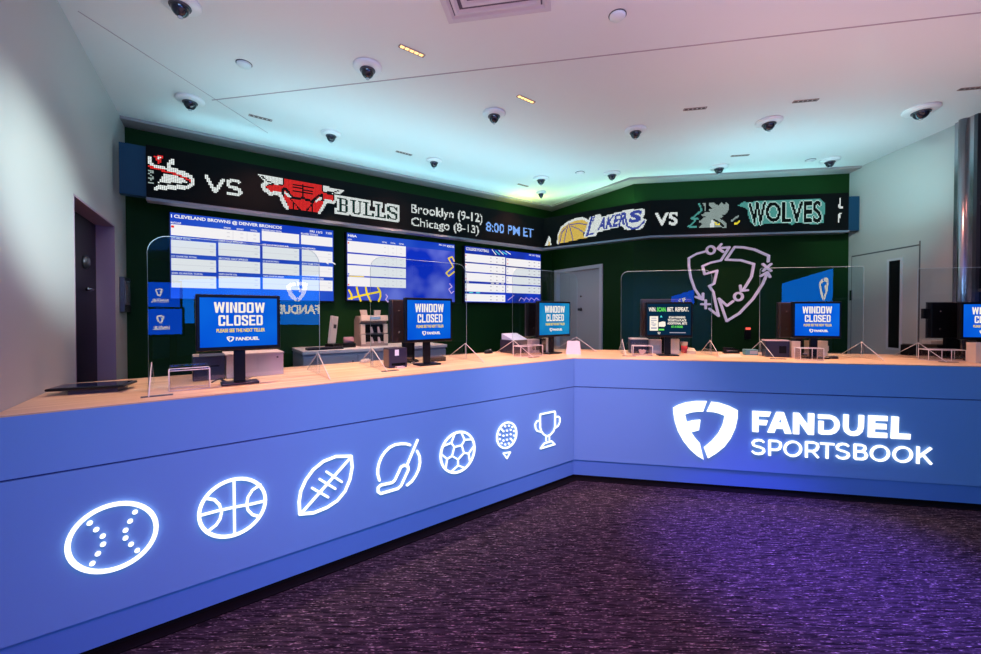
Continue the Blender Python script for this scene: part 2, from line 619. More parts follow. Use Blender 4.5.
b = MB(); b.box(px_ - .02, px_ + .012, -.016, -.004, 1.62, 1.74, M_metal)
part('hinge', b, lf)

# metal column and black glass beyond it
cw = WR.len
ce = WR.loc(isect(WR, 975)).x
b = MB()
b.box(cw, ce, -.03, .15, 0, CEIL, M_metal)
b.lathe([(.035, 0), (.035, CEIL)], M_metal, ((cw + ce) / 2, -.03, 0), 20)
o = struct('trim_1', b); place(o, WR)
b = MB(); b.box(ce, ce + 2.6, 0.0, .02, 0, CEIL, mat('black_glass', (0.006, 0.008, 0.012), 0.06))
o = struct('window_1', b); place(o, WR)
b = MB(); b.box(ce, ce + .03, -.03, .0, 0, CEIL, M_darkmetal)
for k in range(3):
    b.box(ce, ce + 2.6, -.01, 0, .9 + .75 * k, .93 + .75 * k, M_darkmetal)
part('window_frame', b, o)

# room behind the photographer
M_rear = mat('dim_teal_wall', (0.10, 0.24, 0.34), 0.6, noise=(.6, .3))
for nm, (x0, x1, y0, y1) in {'wall_rear': (-7, 9, -9.5, -9.35), 'wall_far_left': (-7, -6.85, -9.35, 8), 'wall_far_right': (8.85, 9, -9.35, 8)}.items():
    b = MB(); b.box(x0, x1, y0, y1, 0, CEIL, M_rear); struct(nm, b)

# ceiling border over the green walls
def offs(pts, d):
    """offset an open polyline sideways by d (left normal positive)"""
    out = []
    n = len(pts)
    for i in range(n):
        ds = []
        if i > 0: ds.append((pts[i] - pts[i - 1]).normalized())
        if i < n - 1: ds.append((pts[i + 1] - pts[i]).normalized())
        ns = [Vector((-t.y, t.x)) for t in ds]
        m = sum(ns, Vector((0, 0)))
        m.normalize()
        out.append(pts[i] + m * (d / m.dot(ns[0])))
    return out
wl = [W0, W1, W2, W3]
ins = offs(wl, -.20)
ins[0] = ins[0] - WA.d * .05; ins[3] = ins[3] + WC.d * .0
b = MB()
for i in range(3):
    q = [wl[i], wl[i + 1], ins[i + 1], ins[i]]
    b.prism([(p.x, p.y) for p in q], 'z', BAND, CEIL - .001, M_band)
struct('trim_2', b)
# hairline joints of the ceiling boards
def seam(name, p, q, w=.006):
    a = onz(*p, CEIL); c = onz(*q, CEIL)
    f = Frame((a.x, a.y), (c.x, c.y))
    bb = MB(); bb.box(0, f.len, -w / 2, w / 2, CEIL - .002, CEIL, mat('ceiling_joint_shadow', (.42, .34, .38), .8))
    o = struct(name, bb); place(o, f)
seam('trim_3', (212, 100), (981, 12.5), .010)
seam('trim_4', (78, 11), (268, 133), .005)

# ================================================================== COUNTERS
TD = .88   # counter depth
zg = FA.uv(574, 386.7)[1]; zp = FA.uv(574, 459.5)[1]
print('zg', zg, 'zp', zp, FB.uv(901, 397.5)[1], FB.uv(901, 479.9)[1])
LA = -FA.loc(pA0).x + .6
LB = FB.loc(pB1).x + 1.6
# mitre at the corner: both counters meet along the bisector
bis = (FA.n + FB.n).normalized()
k_ = TD / bis.dot(FA.n)
mitre = Vector((FA.o.x, FA.o.y)) + bis * k_
mA = FA.loc(mitre); mB = FB.loc(mitre)
tan_ = mA.x / mA.y
def counter(name, label, frame, xs, sgn, L):
    t = thing(name, label, 'counter', (frame.o.x, frame.o.y, 0), frame.rot)
    e = lambda y: (mA.x / mA.y) * y if sgn < 0 else (mB.x / mB.y) * y
    def endx(y):
        wf = FL if sgn < 0 else WR
        g = -.003 if sgn < 0 else -.07
        o = wf.w(0, g); p = frame.w(0, y)
        # p + a*frame.d = o + b*wf.d
        det = frame.d.x * (-wf.d.y) - frame.d.y * (-wf.d.x)
        r = o - p
        return (r.x * (-wf.d.y) - r.y * (-wf.d.x)) / det
    def slab(y0, y1, z0, z1, m, nm, bev=0.0):
        g = .0008 * sgn
        pts = [(endx(y0), y0), (e(y0) + g, y0), (e(y1) + g, y1), (endx(y1), y1)]
        bb = MB(); bb.prism(pts, 'z', z0, z1, m)
        return part(nm, bb, t, bev)
    slab(.0, TD, CT - .006, CT, M_wood, 'countertop')
    slab(.0, .03, zg + .004, CT - .0065, M_lam, 'upper_fascia')
    slab(.012, .03, zg - .004, zg + .0035, M_gap, 'shadow_gap')
    slab(.0, .03, zp, zg - .0045, M_lam, 'front_panel')
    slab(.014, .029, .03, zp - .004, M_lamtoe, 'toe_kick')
    slab(.012, .029, zp - .0035, zp - .0005, M_gap, 'shadow_gap')
    slab(-.045, .06, 0, .006, M_blackm, 'floor_edge')
    slab(.02, .06, .0065, .0295, M_blackm, 'plinth')
    slab(.08, TD - .02, .0305, .5, M_navy, 'cabinet_body')
    return t
EA = counter('teller_counter', 'long blue teller counter with seven lit ball icons on its front', FA, None, -1, LA)
EB = counter('teller_counter', 'blue teller counter carrying the lit shield and wordmark sign', FB, None, 1, LB)
wallx = 0

# ---- lit icons on the left counter
ICO = []
def fa(px, py): return FA.uv(px, py, -.014)
def crop(ox, oy, s):
    return lambda pts: [fa(ox + x / s, oy + y / s) for (x, y) in pts]
DEP = .008
def icon(name, label, fn, cpx):
    c = fa(*cpx)
    t = thing(name, label, 'sign', at(FA, c[0], 0, c[1]), FA.rot, 'lit sport icons on the left counter')
    def sub(nm, g):
        bb = MB(); g(bb)
        bb.v = [(v[0] - c[0], v[1], v[2] - c[1]) for v in bb.v]
        part(nm, bb, t)
    fn(sub, c)
    return t
Y0 = -.014; W_ = .019
def g_base(sub, c):
    sub('outline_ring', lambda b: b.ring((c[0] + .004, c[1]), .141, .0175, Y0, M_signw, DEP))
    cr = crop(40, 440, 3.066)
    for p in cr([(152, 256), (172, 276), (192, 296), (193, 321), (177, 350), (160, 380), (291, 222), (276, 250), (262, 278), (262, 302), (279, 321), (298, 340)]):
        sub('stitch', lambda b: b.disc(p, .0095, Y0, M_signw, DEP))
icon('baseball_sign', 'lit white outline baseball with dotted stitches on the counter front', g_base, (112.6, 537.6))
def g_bask(sub, c):
    cr = crop(40, 440, 3.066)
    sub('outline_ring', lambda b: b.ring((c[0] + .002, c[1] - .001), .140, .0155, Y0, M_signw, DEP))
    sub('seam', lambda b: b.stroke(cr([(595, 122), (597, 293)]), .0118, Y0, M_signw, DEP))
    sub('seam', lambda b: b.stroke(cr([(492, 232), (545, 218), (600, 206), (650, 197), (692, 187)]), .0118, Y0, M_signw, DEP))
    sub('seam', lambda b: b.stroke(cr([(510, 180), (535, 184), (551, 200), (557, 222), (552, 244), (540, 262), (520, 277)]), .0118, Y0, M_signw, DEP))
    sub('seam', lambda b: b.stroke(cr([(676, 138), (652, 154), (638, 176), (634, 198), (638, 216), (652, 230), (674, 236)]), .0118, Y0, M_signw, DEP))
icon('basketball_sign', 'lit white outline basketball with crossing seams on the counter front', g_bask, (233.2, 507.6))
def g_foot(sub, c):
    cr = crop(40, 440, 3.066)
    sub('outline_ring', lambda b: b.stroke(cr([(797, 228), (795, 190), (800, 158), (815, 124), (838, 92), (870, 66), (908, 51), (955, 50), (958, 84), (951, 122), (936, 158), (912, 187), (880, 208), (840, 224)]), .0155, Y0, M_signw, DEP, closed=True))
    sub('seam', lambda b: b.stroke(cr([(805, 222), (950, 58)]), .014, Y0, M_signw, DEP))
    for p in ([(835, 148), (884, 176)], [(858, 121), (906, 150)], [(879, 98), (926, 129)]):
        sub('lace', lambda b: b.stroke(cr(p), .0118, Y0, M_signw, DEP))
icon('football_sign', 'lit white pointed american football with three laces on counter front', g_foot, (326, 485.5))
def g_hock(sub, c):
    cr = crop(365, 430, 8.714)
    sub('outline_arc', lambda b: b.stroke(cr([(128, 440), (114, 390), (114, 340), (125, 290), (145, 240), (175, 195), (215, 155), (262, 130), (315, 121), (362, 122), (395, 132)]), .0155, Y0, M_signw, DEP))
    sub('outline_arc', lambda b: b.stroke(cr([(457, 185), (478, 230), (482, 285), (470, 345), (445, 400), (410, 450), (370, 482)]), .0155, Y0, M_signw, DEP))
    sub('shaft', lambda b: b.stroke(cr([(460, 90), (372, 300)]), .0155, Y0, M_signw, DEP))
    sub('blade', lambda b: b.stroke(cr([(345, 308), (315, 325), (300, 360), (262, 440), (240, 460), (140, 482), (116, 505), (116, 540), (140, 556), (290, 512), (318, 485), (380, 350), (378, 320)]), .0155, Y0, M_signw, DEP, closed=True))
icon('hockey_stick_sign', 'lit white hockey stick inside a broken circle on counter front', g_hock, (399, 468))
def g_soc(sub, c):
    R = .140
    c = fa(458.4, 452.3)
    sub('outline_ring', lambda b: b.ring(c, R, .0155, Y0, M_signw, DEP))
    P = lambda r, d: (c[0] + r * math.cos(math.radians(d)), c[1] + r * math.sin(math.radians(d)))
    st = lambda pts, cl=False: (lambda b: b.stroke(pts, .0105, Y0, M_signw, DEP, closed=cl))
    ip = [P(.052, -90 + 72 * k) for k in range(5)]
    sub('panel_outline', st(ip, True))
    for k in range(5):
        d = -90 + 72 * k
        j = P(.094, d)
        sub('panel_outline', st([P(.135, d - 24), j, P(.135, d + 24)]))
        sub('seam', st([ip[k], j]))
icon('soccer_ball_sign', 'lit white soccer ball with pentagon panels on counter front', g_soc, (458.4, 452.3))
def g_golf(sub, c):
    cr = crop(485, 400, 9.344)
    cc = cr([(208, 330)])[0]
    sub('outline_ring', lambda b: b.ring(cc, .088 * 1.10, .0135, Y0, M_signw, DEP))
    for p in cr([(192, 247), (227, 241), (259, 254), (160, 277), (176, 293), (209, 287), (243, 280), (275, 292), (142, 325), (176, 335), (209, 329), (243, 322), (275, 334), (142, 367), (176, 380), (209, 372), (243, 364), (259, 380), (158, 405), (192, 417), (226, 408)]):
        sub('dimple', lambda b: b.disc(p, .0078, Y0, M_signw, DEP, 10))
    sub('tee', lambda b: b.stroke(cr([(175, 500), (240, 488), (208, 548)]), .009, Y0, M_signw, DEP, closed=True))
icon('golf_ball_sign', 'lit white dimpled golf ball above a small tee on counter front', g_golf, (507.5, 438))
def g_tro(sub, c):
    cr = crop(485, 400, 9.344)
    sub('cup', lambda b: b.stroke(cr([(522, 135), (655, 107), (660, 125), (659, 250), (645, 290), (615, 325), (585, 340), (555, 325), (530, 295), (520, 260), (518, 160)]), .013, Y0, M_signw, DEP, closed=True))
    sub('handle', lambda b: b.stroke(cr([(515, 192), (488, 200), (473, 225), (475, 260), (490, 290), (520, 298)]), .012, Y0, M_signw, DEP))
    sub('handle', lambda b: b.stroke(cr([(665, 160), (690, 155), (703, 170), (703, 205), (688, 240), (665, 260)]), .012, Y0, M_signw, DEP))
    sub('stem', lambda b: b.stroke(cr([(575, 343), (575, 385)]), .009, Y0, M_signw, DEP))
    sub('stem', lambda b: b.stroke(cr([(605, 338), (605, 380)]), .009, Y0, M_signw, DEP))
    sub('base', lambda b: b.stroke(cr([(523, 455), (555, 408), (625, 385), (655, 415)]), .012, Y0, M_signw, DEP, closed=True))
icon('trophy_sign', 'lit white two-handled trophy outline nearest the counter corner', g_tro, (547, 431))

# ---- shield and wordmark on the right counter
def fb(px, py): return FB.uv(px, py, -.016)
def cropb(ox, oy, s, fn=fb):
    return lambda pts: [fn(ox + x / s, oy + y / s) for (x, y) in pts]
sg = thing('wordmark_sign', 'lit white shield emblem and two lines of capitals on the blue counter', 'sign', at(FB, 0, 0, 0), FB.rot)
cr = cropb(665, 395, 9.3375)
SHL = [(78, 120), (130, 92), (200, 70), (290, 58), (392, 58), (357, 156), (300, 156), (245, 164), (188, 182), (205, 254), (262, 238), (332, 232), (318, 330), (246, 348), (285, 405), (325, 448), (362, 605), (300, 568), (235, 510), (175, 435), (125, 345), (95, 255), (82, 180)]
SHR = [(436, 64), (510, 74), (600, 103), (680, 143), (678, 220), (658, 310), (615, 405), (555, 485), (480, 545), (403, 592), (366, 492), (440, 430), (500, 360), (540, 285), (562, 196), (500, 172), (450, 160), (392, 156)]
for pts in (SHL, SHR):
    b = MB(); b.prism(cr(pts), 'y', -.016, -.004, M_signw); part('shield_half', b, sg)
c2 = cropb(740, 400, 9.34); c3 = cropb(835, 400, 8.724)
def letter(*g):
    b = MB()
    for f in g: f(b)
    part('letter', b, sg)
pr = lambda pts: (lambda b: b.prism(pts, 'y', -.016, -.004, M_signw))
letter(pr(c2([(120, 103), (293, 112), (272, 158), (174, 153), (174, 187), (262, 192), (246, 238), (174, 234), (174, 302), (120, 298)])))
letter(pr(c2([(345, 113), (380, 114), (380, 165), (362, 213), (396, 215), (380, 165), (380, 114), (412, 116), (484, 318), (424, 316), (408, 272), (338, 268), (322, 308), (260, 305)])))
letter(pr(c2([(502, 120), (556, 122), (640, 238), (642, 125), (697, 128), (692, 328), (640, 326), (556, 205), (554, 322), (500, 319)])))
stt = lambda pts, w, rd=False: (lambda b: b.stroke(pts, w, -.016, M_signw, .012, round_=rd))
letter(stt(c2([(735, 156), (845, 160), (880, 172), (905, 200), (912, 232), (905, 265), (882, 292), (845, 306), (760, 304), (762, 197)]), .033))
letter(stt(c3([(102, 128), (98, 235), (108, 270), (135, 292), (165, 297), (195, 292), (222, 270), (232, 235), (236, 134)]), .033))
letter(pr(c3([(298, 135), (462, 142), (460, 185), (352, 181), (351, 207), (452, 212), (452, 258), (350, 254), (349, 285), (458, 290), (457, 333), (293, 326)])))
letter(pr(c3([(502, 145), (560, 148), (555, 294), (662, 299), (658, 345), (493, 338)])))
# second line, letter by letter: left/top and right/bottom corners as seen
w2 = .0165
def circ(f, x0, y0, x1, y1, n=28, a0=0, a1=360):
    return f([((x0 + x1) / 2 + (x1 - x0) / 2 * math.cos(math.radians(a0 + (a1 - a0) * i / n)), (y0 + y1) / 2 + (y1 - y0) / 2 * math.sin(math.radians(a0 + (a1 - a0) * i / n))) for i in range(n + 1)])
def S_(f, x0, y0, x1, y1):
    X = lambda u: x0 + (x1 - x0) * u
    Y = lambda v: y0 + (y1 - y0) * v
    return f([(X(.97), Y(.17)), (X(.80), Y(.04)), (X(.5), Y(0)), (X(.2), Y(.05)), (X(.04), Y(.2)), (X(.1), Y(.37)), (X(.35), Y(.46)), (X(.65), Y(.52)), (X(.93), Y(.63)), (X(.98), Y(.8)), (X(.83), Y(.95)), (X(.5), Y(1.0)), (X(.2), Y(.95)), (X(0), Y(.8))])
letter(stt(S_(c2, 118, 376, 230, 506), w2))
letter(stt(c2([(280, 522), (280, 382), (350, 386), (380, 400), (384, 430), (370, 458), (345, 468), (280, 466)]), w2))
letter(stt(circ(c2, 422, 392, 572, 524), w2))
letter(stt(c2([(624, 540), (624, 396), (695, 400), (726, 412), (732, 440), (718, 468), (690, 480), (624, 478)]), w2), stt(c2([(680, 480), (735, 542)]), w2))
letter(stt(c2([(755, 408), (885, 416)]), w2), stt(c2([(820, 412), (817, 550)]), w2))
letter(stt(S_(c3, 18, 385, 125, 512), w2))
letter(stt(c3([(180, 515), (180, 392), (240, 396), (262, 405), (268, 425), (255, 445), (235, 452), (180, 450), (235, 452), (268, 462), (280, 485), (270, 508), (245, 518), (180, 515)]), w2))
letter(stt(circ(c3, 322, 405, 472, 530), w2))
letter(stt(circ(c3, 520, 415, 672, 540), w2))
letter(stt(c3([(732, 408), (728, 558)]), w2), stt(c3([(845, 420), (736, 500)]), w2), stt(c3([(770, 478), (845, 562)]), w2))

# ================================================================== LED TICKER
ZT, ZB = 2.866, 2.465
Lp = [Vector(onz(x, y, ZT).xy) for (x, y) in ((145.7, 145.2), (543.5, 219), (651, 201), (849, 193.2))]
Lfr = [Frame(Lp[i], Lp[i + 1]) for i in range(3)]
for f in Lfr: print('led seg', f.len)
tk = thing('led_ticker', 'long black led ticker board wrapping the green wall showing team logos', 'display board', (0, 0, 0))
back = offs(Lp, .10)
b = MB()
fr2 = offs(Lp, .002)
for i in range(3):
    b.prism([(p.x, p.y) for p in (fr2[i], fr2[i + 1], back[i + 1], back[i])], 'z', ZB - .03, ZT + .008, M_blackm)
part('housing', b, tk)
b = MB()
led_f = offs(Lp, -.012)
for i in range(3):
    b.prism([(p.x, p.y) for p in (led_f[i], led_f[i + 1], back[i + 1], back[i])], 'z', ZB - .055, ZB - .031, M_ledge)
part('ledge', b, tk)
PITC = (ZT - ZB) / 32
class Led:
    def __init__(s, frame):
        s.f = frame; s.n = int(frame.len / PITC); s.c = {}
    def cell(s, px, py):
        u, z = s.f.uv(px, py)
        return (u / PITC, (ZT - z) / PITC)
    def fill(s, pts, m, only=None):
        xs = [p[0] for p in pts]; ys = [p[1] for p in pts]
        for c in range(max(0, int(min(xs))), min(s.n, int(max(xs)) + 1)):
            for r in range(max(0, int(min(ys))), min(32, int(max(ys)) + 1)):
                x, y = c + .5, r + .5
                ins_ = False
                for i in range(len(pts)):
                    (x1, y1), (x2, y2) = pts[i], pts[i - 1]
                    if (y1 > y) != (y2 > y) and x < (x2 - x1) * (y - y1) / (y2 - y1) + x1:
                        ins_ = not ins_
                if ins_:
                    s.c[(c, r)] = m
    def poly(s, cr, pts, m):
        s.fill([s.cell(cr[0] + x / cr[2], cr[1] + y / cr[2]) for (x, y) in pts], m)
    def stroke(s, cr, pts, w, m):
        q = [s.cell(cr[0] + x / cr[2], cr[1] + y / cr[2]) for (x, y) in pts]
        for a, b in zip(q, q[1:]):
            l = math.hypot(b[0] - a[0], b[1] - a[1])
            n = max(1, int(l * 4))
            for i in range(n + 1):
                x, y = a[0] + (b[0] - a[0]) * i / n, a[1] + (b[1] - a[1]) * i / n
                for c in range(int(x - w / 2 - 1), int(x + w / 2 + 2)):
                    for r in range(int(y - w / 2 - 1), int(y + w / 2 + 2)):
                        if math.hypot(c + .5 - x, r + .5 - y) <= max(w / 2, .5) and 0 <= c < s.n and 0 <= r < 32:
                            s.c[(c, r)] = m
    def text(s, string, quad, m, off=.02, halo=None, inner=None, space=1.0):
        """quad: photo corners TL, TR, BR, BL"""
        vs, fs = text_shape(string, off, 0, space)
        q = [s.cell(*p) for p in quad]
        def mp(a, b):
            t = [(q[0][k] + (q[1][k] - q[0][k]) * a) for k in (0, 1)]
            u = [(q[3][k] + (q[2][k] - q[3][k]) * a) for k in (0, 1)]
            return (u[0] + (t[0] - u[0]) * b, u[1] + (t[1] - u[1]) * b)
        old = dict(s.c); s.c = {}
        for f in fs:
            s.fill([mp(vs[i][0], vs[i][1]) for i in f], m)
        new = s.c; s.c = old
        if halo:
            hm, rad = halo
            for (c, r) in new:
                for i in range(-rad, rad + 1):
                    for j in range(-rad, rad + 1):
                        if i * i + j * j <= rad * rad and 0 <= r + j < 32 and 0 <= c + i < s.n:
                            s.c[(c + i, r + j)] = hm
        s.c.update(new)
        return new
    def build(s, name, lab=None):
        b = MB()
        f = s.f
        o2 = lambda x: f.w(x, 0)
        def P(x, y, z):
            p = f.w(x, y); return (p.x, p.y, z)
        b.add([P(0, 0, ZB), P(f.len, 0, ZB), P(f.len, 0, ZT), P(0, 0, ZT), P(0, .0015, ZB), P(f.len, .0015, ZB), P(f.len, .0015, ZT), P(0, .0015, ZT)],
              [(0, 1, 2, 3), (7, 6, 5, 4), (0, 4, 5, 1), (3, 2, 6, 7), (0, 3, 7, 4), (1, 5, 6, 2)], M_led0)
        g = PITC * .42
        for (c, r), m in s.c.items():
            if m is None: continue
            x = (c + .5) * PITC; z = ZT - (r + .5) * PITC
            b.add([P(x - g, -.002, z - g), P(x + g, -.002, z - g), P(x + g, -.002, z + g), P(x - g, -.002, z + g)], [(0, 1, 2, 3)], m)
        return part(name, b, tk)
EW = emis('led_white', (0.88, 0.95, 0.93), 1.0)
ER = emis('led_red', (0.85, 0.03, 0.03), 0.95)
EK = emis('led_dark_green', (0.004, 0.03, 0.025), 1.0)
EBL = emis('led_sky_blue', (0.22, 0.45, 1.0), 1.3)
EG = emis('led_gold', (0.85, 0.60, 0.12), 1.0)
EP = emis('led_royal_purple', (0.05, 0.08, 0.42), 1.0)
ET = emis('led_teal', (0.10, 0.42, 0.38), 0.9)
EGR = emis('led_grey', (0.36, 0.46, 0.44), 0.9)
EY = emis('led_yellow', (0.95, 0.80, 0.05), 1.2)
# -- left run
A = Led(Lfr[0])
c1 = (140, 140, 7.546)
A.poly(c1, [(63, 118), (84, 122), (92, 165), (115, 192), (195, 205), (200, 222), (68, 205)], EW)
A.poly(c1, [(205, 208), (210, 170), (235, 136), (267, 145), (262, 180), (238, 190), (232, 215)], EW)
A.poly(c1, [(195, 212), (262, 213), (330, 236), (388, 266), (414, 300), (408, 345), (370, 372), (92, 378), (130, 340), (355, 342), (380, 322), (372, 290), (300, 264), (200, 230)], EW)
A.poly(c1, [(185, 250), (240, 262), (330, 288), (355, 326), (135, 322), (160, 290)], EW)
A.stroke(c1, [(68, 200), (200, 238), (300, 268), (378, 308)], 1.3, ER)
A.poly(c1, [(105, 116), (180, 122), (145, 192)], ER)
A.poly(c1, [(126, 124), (162, 128), (145, 152)], EW)
for k in range(7):
    A.stroke(c1, [(70 + (k % 2) * 14, 228 + k * 15), (100 - (k % 3) * 8, 232 + k * 15)], 1.0, EGR)
A.stroke(c1, [(503, 278), (568, 392), (628, 300)], 2.4, EW)
A.stroke(c1, [(748, 318), (700, 306), (665, 312), (662, 340), (700, 360), (752, 372), (760, 400), (735, 414), (665, 402)], 2.2, EW)
c2_ = (250, 165, 10.326)
A.stroke(c2_, [(165, 185), (135, 215), (150, 250), (205, 290), (310, 302), (340, 370), (380, 440)], 3.0, EW)
A.stroke(c2_, [(870, 380), (785, 372), (755, 420), (715, 485)], 2.8, EW)
A.poly(c2_, [(68, 90), (120, 103), (345, 140), (345, 202), (230, 205), (165, 185)], EW)
A.stroke(c2_, [(120, 115), (180, 165), (260, 205)], 1.0, None)
A.poly(c2_, [(350, 142), (740, 208), (750, 285), (860, 318), (862, 372), (765, 352), (745, 420), (695, 495), (400, 455), (375, 380), (345, 335), (330, 275), (210, 274), (160, 215), (240, 205), (345, 212)], ER)
A.poly(c2_, [(748, 213), (972, 260), (935, 300), (850, 296), (752, 272)], EW)
A.stroke(c2_, [(800, 280), (860, 285), (920, 265)], 1.0, None)
for p in ([(345, 250), (375, 255), (430, 330), (480, 350), (545, 342), (640, 378), (700, 320), (742, 308)], [(340, 250), (345, 310)], [(745, 310), (740, 360)]):
    A.stroke(c2_, p, 2.0, None)
for p in ([(543, 205), (543, 345)], [(450, 198), (650, 238)], [(440, 232), (650, 270)], [(450, 262), (640, 302)], [(415, 345), (520, 468)], [(660, 385), (578, 475)], [(450, 400), (448, 455)], [(648, 420), (645, 482)]):
    A.stroke(c2_, p, 1.0, None)
A.stroke(c2_, [(362, 288), (408, 328)], 1.8, EW)
A.stroke(c2_, [(682, 372), (728, 345)], 1.8, EW)
BUL = {'B': ["11111110.", "01100011.", "01100011.", "01100011.", "01100011.", "01111110.", "01100011.", "01100011.", "01100011.", "01100011.", "01100011.", "11111110."],
       'U': ["1111.111", ".11...1.", ".11...1.", ".11...1.", ".11...1.", ".11...1.", ".11...1.", ".11...1.", ".11...1.", ".11...1.", ".11..11.", "..1111.."],
       'L': ["1111....", ".11.....", ".11.....", ".11.....", ".11.....", ".11.....", ".11.....", ".11.....", ".11.....", ".11...11", ".11...11", "11111111"],
       'S': [".11111.1", "11...111", "11....11", "11.....1", "111.....", ".11111..", "...11111", ".....111", "1.....11", "11....11", "111...11", "1.11111."]}
ca, ra = A.cell(337.5, 197.5); cb, rb = A.cell(399, 221)
wl_ = (cb - ca) / 5.0
dark = set()
for k, ch in enumerate('BULLS'):
    g = BUL[ch]
    H_ = rb - ra
    rows = int(round(H_)); cols = int(round(wl_ * .92))
    for r in range(rows):
        for c in range(cols):
            sr = g[min(11, int(round(r * 11 / (rows - 1))))]
            if c * len(sr) // cols < len(sr) and sr[c * len(sr) // cols] == '1':
                dark.add((int(ca + k * wl_ + c), int(ra + r)))
# the whole word sits in a white band
for (c, r) in dark:
    for i in range(-2, 3):
        for j in range(-2, 3):
            if 0 <= r + j < 32: A.c[(c + i, r + j)] = EW
for k in dark: A.c[k] = EK
A.text('Brooklyn (9-12)', [(411, 203.6), (482.4, 214), (482.4, 225.2), (411, 215.5)], EW, .012)
A.text('Chicago (8-13)', [(411, 217), (478.8, 226), (478.8, 236.3), (411, 228.4)], EW, .012)
A.text('8:00 PM ET', [(486, 221.5), (533.3, 228.8), (533.3, 237.6), (486, 231.2)], EBL, .012)
A.build('led_screen')
# -- diagonal run
D = Led(Lfr[1])
c4 = (545, 200, 8.918)
D.poly(c4, [(0, 405), (35, 318), (52, 350), (58, 412)], EW)
D.poly(c4, [(28, 405), (38, 350), (48, 408)], EG)
D.stroke(c4, [(118, 380), (122, 310), (150, 248), (200, 206), (262, 178), (335, 165), (388, 190)], 3.0, EW)
D.poly(c4, [(118, 392), (122, 315), (152, 255), (205, 212), (270, 185), (340, 176), (388, 205), (380, 240), (342, 300), (345, 332), (440, 322), (300, 352)], EG)
for p in ([(215, 205), (250, 358)], [(205, 225), (150, 290), (130, 388)], [(200, 240), (170, 380)], [(235, 232), (300, 260), (350, 292)], [(225, 220), (300, 208), (385, 222)]):
    D.stroke(c4, p, 1.0, EP)
D.poly(c4, [(345, 336), (348, 310), (400, 150), (495, 125), (505, 150), (740, 85), (892, 78), (892, 120), (872, 160), (908, 178), (870, 250), (838, 264), (712, 266), (690, 232), (470, 288), (455, 322)], EW)
D.stroke(c4, [(418, 158), (380, 310)], 2.6, EP); D.stroke(c4, [(440, 150), (425, 200)], 1.2, EP)
D.stroke(c4, [(370, 316), (435, 296)], 1.8, EP)
qd = lambda *p: [(c4[0] + x / c4[2], c4[1] + y / c4[2]) for (x, y) in p]
D.text('AKER', qd((490, 165), (745, 98), (715, 222), (465, 275)), EP, .03)
D.text('S', qd((765, 95), (872, 88), (850, 200), (745, 205)), EP, .05)
D.stroke(c4, [(715, 150), (735, 235), (780, 255), (830, 248), (885, 190)], 2.0, EP)
D.build('led_screen')
# -- right run
E = Led(Lfr[2])
E.text('VS', [(654.5, 212.6), (677.8, 211.6), (677.8, 225), (654.5, 226.4)], EW, .03)
c5 = (680, 190, 13.08)
E.poly(c5, [(245, 492), (300, 440), (240, 415), (330, 350), (270, 335), (335, 290), (390, 290), (380, 255), (430, 235), (380, 212), (385, 168), (450, 172), (500, 205), (545, 160), (580, 190), (607, 158), (642, 200), (640, 260), (590, 320), (550, 330), (580, 352), (510, 362), (603, 432), (600, 492)], EGR)
E.poly(c5, [(400, 395), (440, 400), (455, 492), (395, 492)], EW)
for p in ([(250, 182), (285, 265), (150, 375), (235, 378)], [(200, 378), (180, 425), (110, 480), (210, 482)]):
    E.stroke(c5, p, 1.6, ET)
E.poly(c5, [(295, 172), (340, 172), (340, 275), (318, 275), (315, 220)], EGR)
E.stroke(c5, [(440, 385), (520, 430), (570, 478)], 1.6, None)
E.stroke(c5, [(455, 425), (480, 452), (512, 448)], 1.4, EY)
E.stroke(c5, [(680, 400), (755, 345)], 1.6, EGR)
E.stroke(c5, [(712, 442), (748, 440), (775, 408)], 1.4, EY)
c6 = (735, 190, 7.546)
E.poly(c6, [(15, 118), (70, 88), (110, 98), (150, 85), (640, 66), (682, 100), (668, 250), (570, 262), (560, 250), (450, 250), (430, 265), (400, 252), (215, 258), (160, 270), (120, 250), (100, 200), (95, 150), (60, 128)], ET)
q6 = lambda *p: [(c6[0] + x / c6[2], c6[1] + y / c6[2]) for (x, y) in p]
EWD = emis('led_soft_white', (0.50, 0.78, 0.74), 1.0)
BK = emis('led_off_black', (0.004, 0.008, 0.008), 1.0)
E.text('W', q6((100, 98), (235, 88), (220, 262), (120, 268)), BK, .03, halo=(EWD, 1))
E.text('OLVES', q6((232, 92), (652, 80), (652, 248), (232, 240)), BK, .02, halo=(EWD, 1), space=1.0)
E.stroke(c6, [(793, 66), (788, 132), (806, 133)], 1.6, EW)
E.stroke(c6, [(796, 178), (780, 205), (790, 178), (780, 240)], 1.4, EW)
E.build('led_screen')
# end boxes
e0 = WA.loc(Lp[0]); f0 = Lfr[0]
b = MB()
l_end = -.17
for y0, m in ((.02, M_endbox),):
    pts = [f0.w(l_end, y0), f0.w(-.001, y0), f0.w(-.001, .10), f0.w(l_end, .10)]
    b.prism([(p.x, p.y) for p in pts], 'z', ZB - .02, ZT - .005, m)
part('end_box', b, tk)
f2 = Lfr[2]
b = MB()
pts = [f2.w(f2.len + .001, .03), f2.w(f2.len + .13, .03), f2.w(f2.len + .13, .10), f2.w(f2.len + .001, .10)]
b.prism([(p.x, p.y) for p in pts], 'z', ZB - .03, ZT - .03, M_endbox)
part('end_box', b, tk)
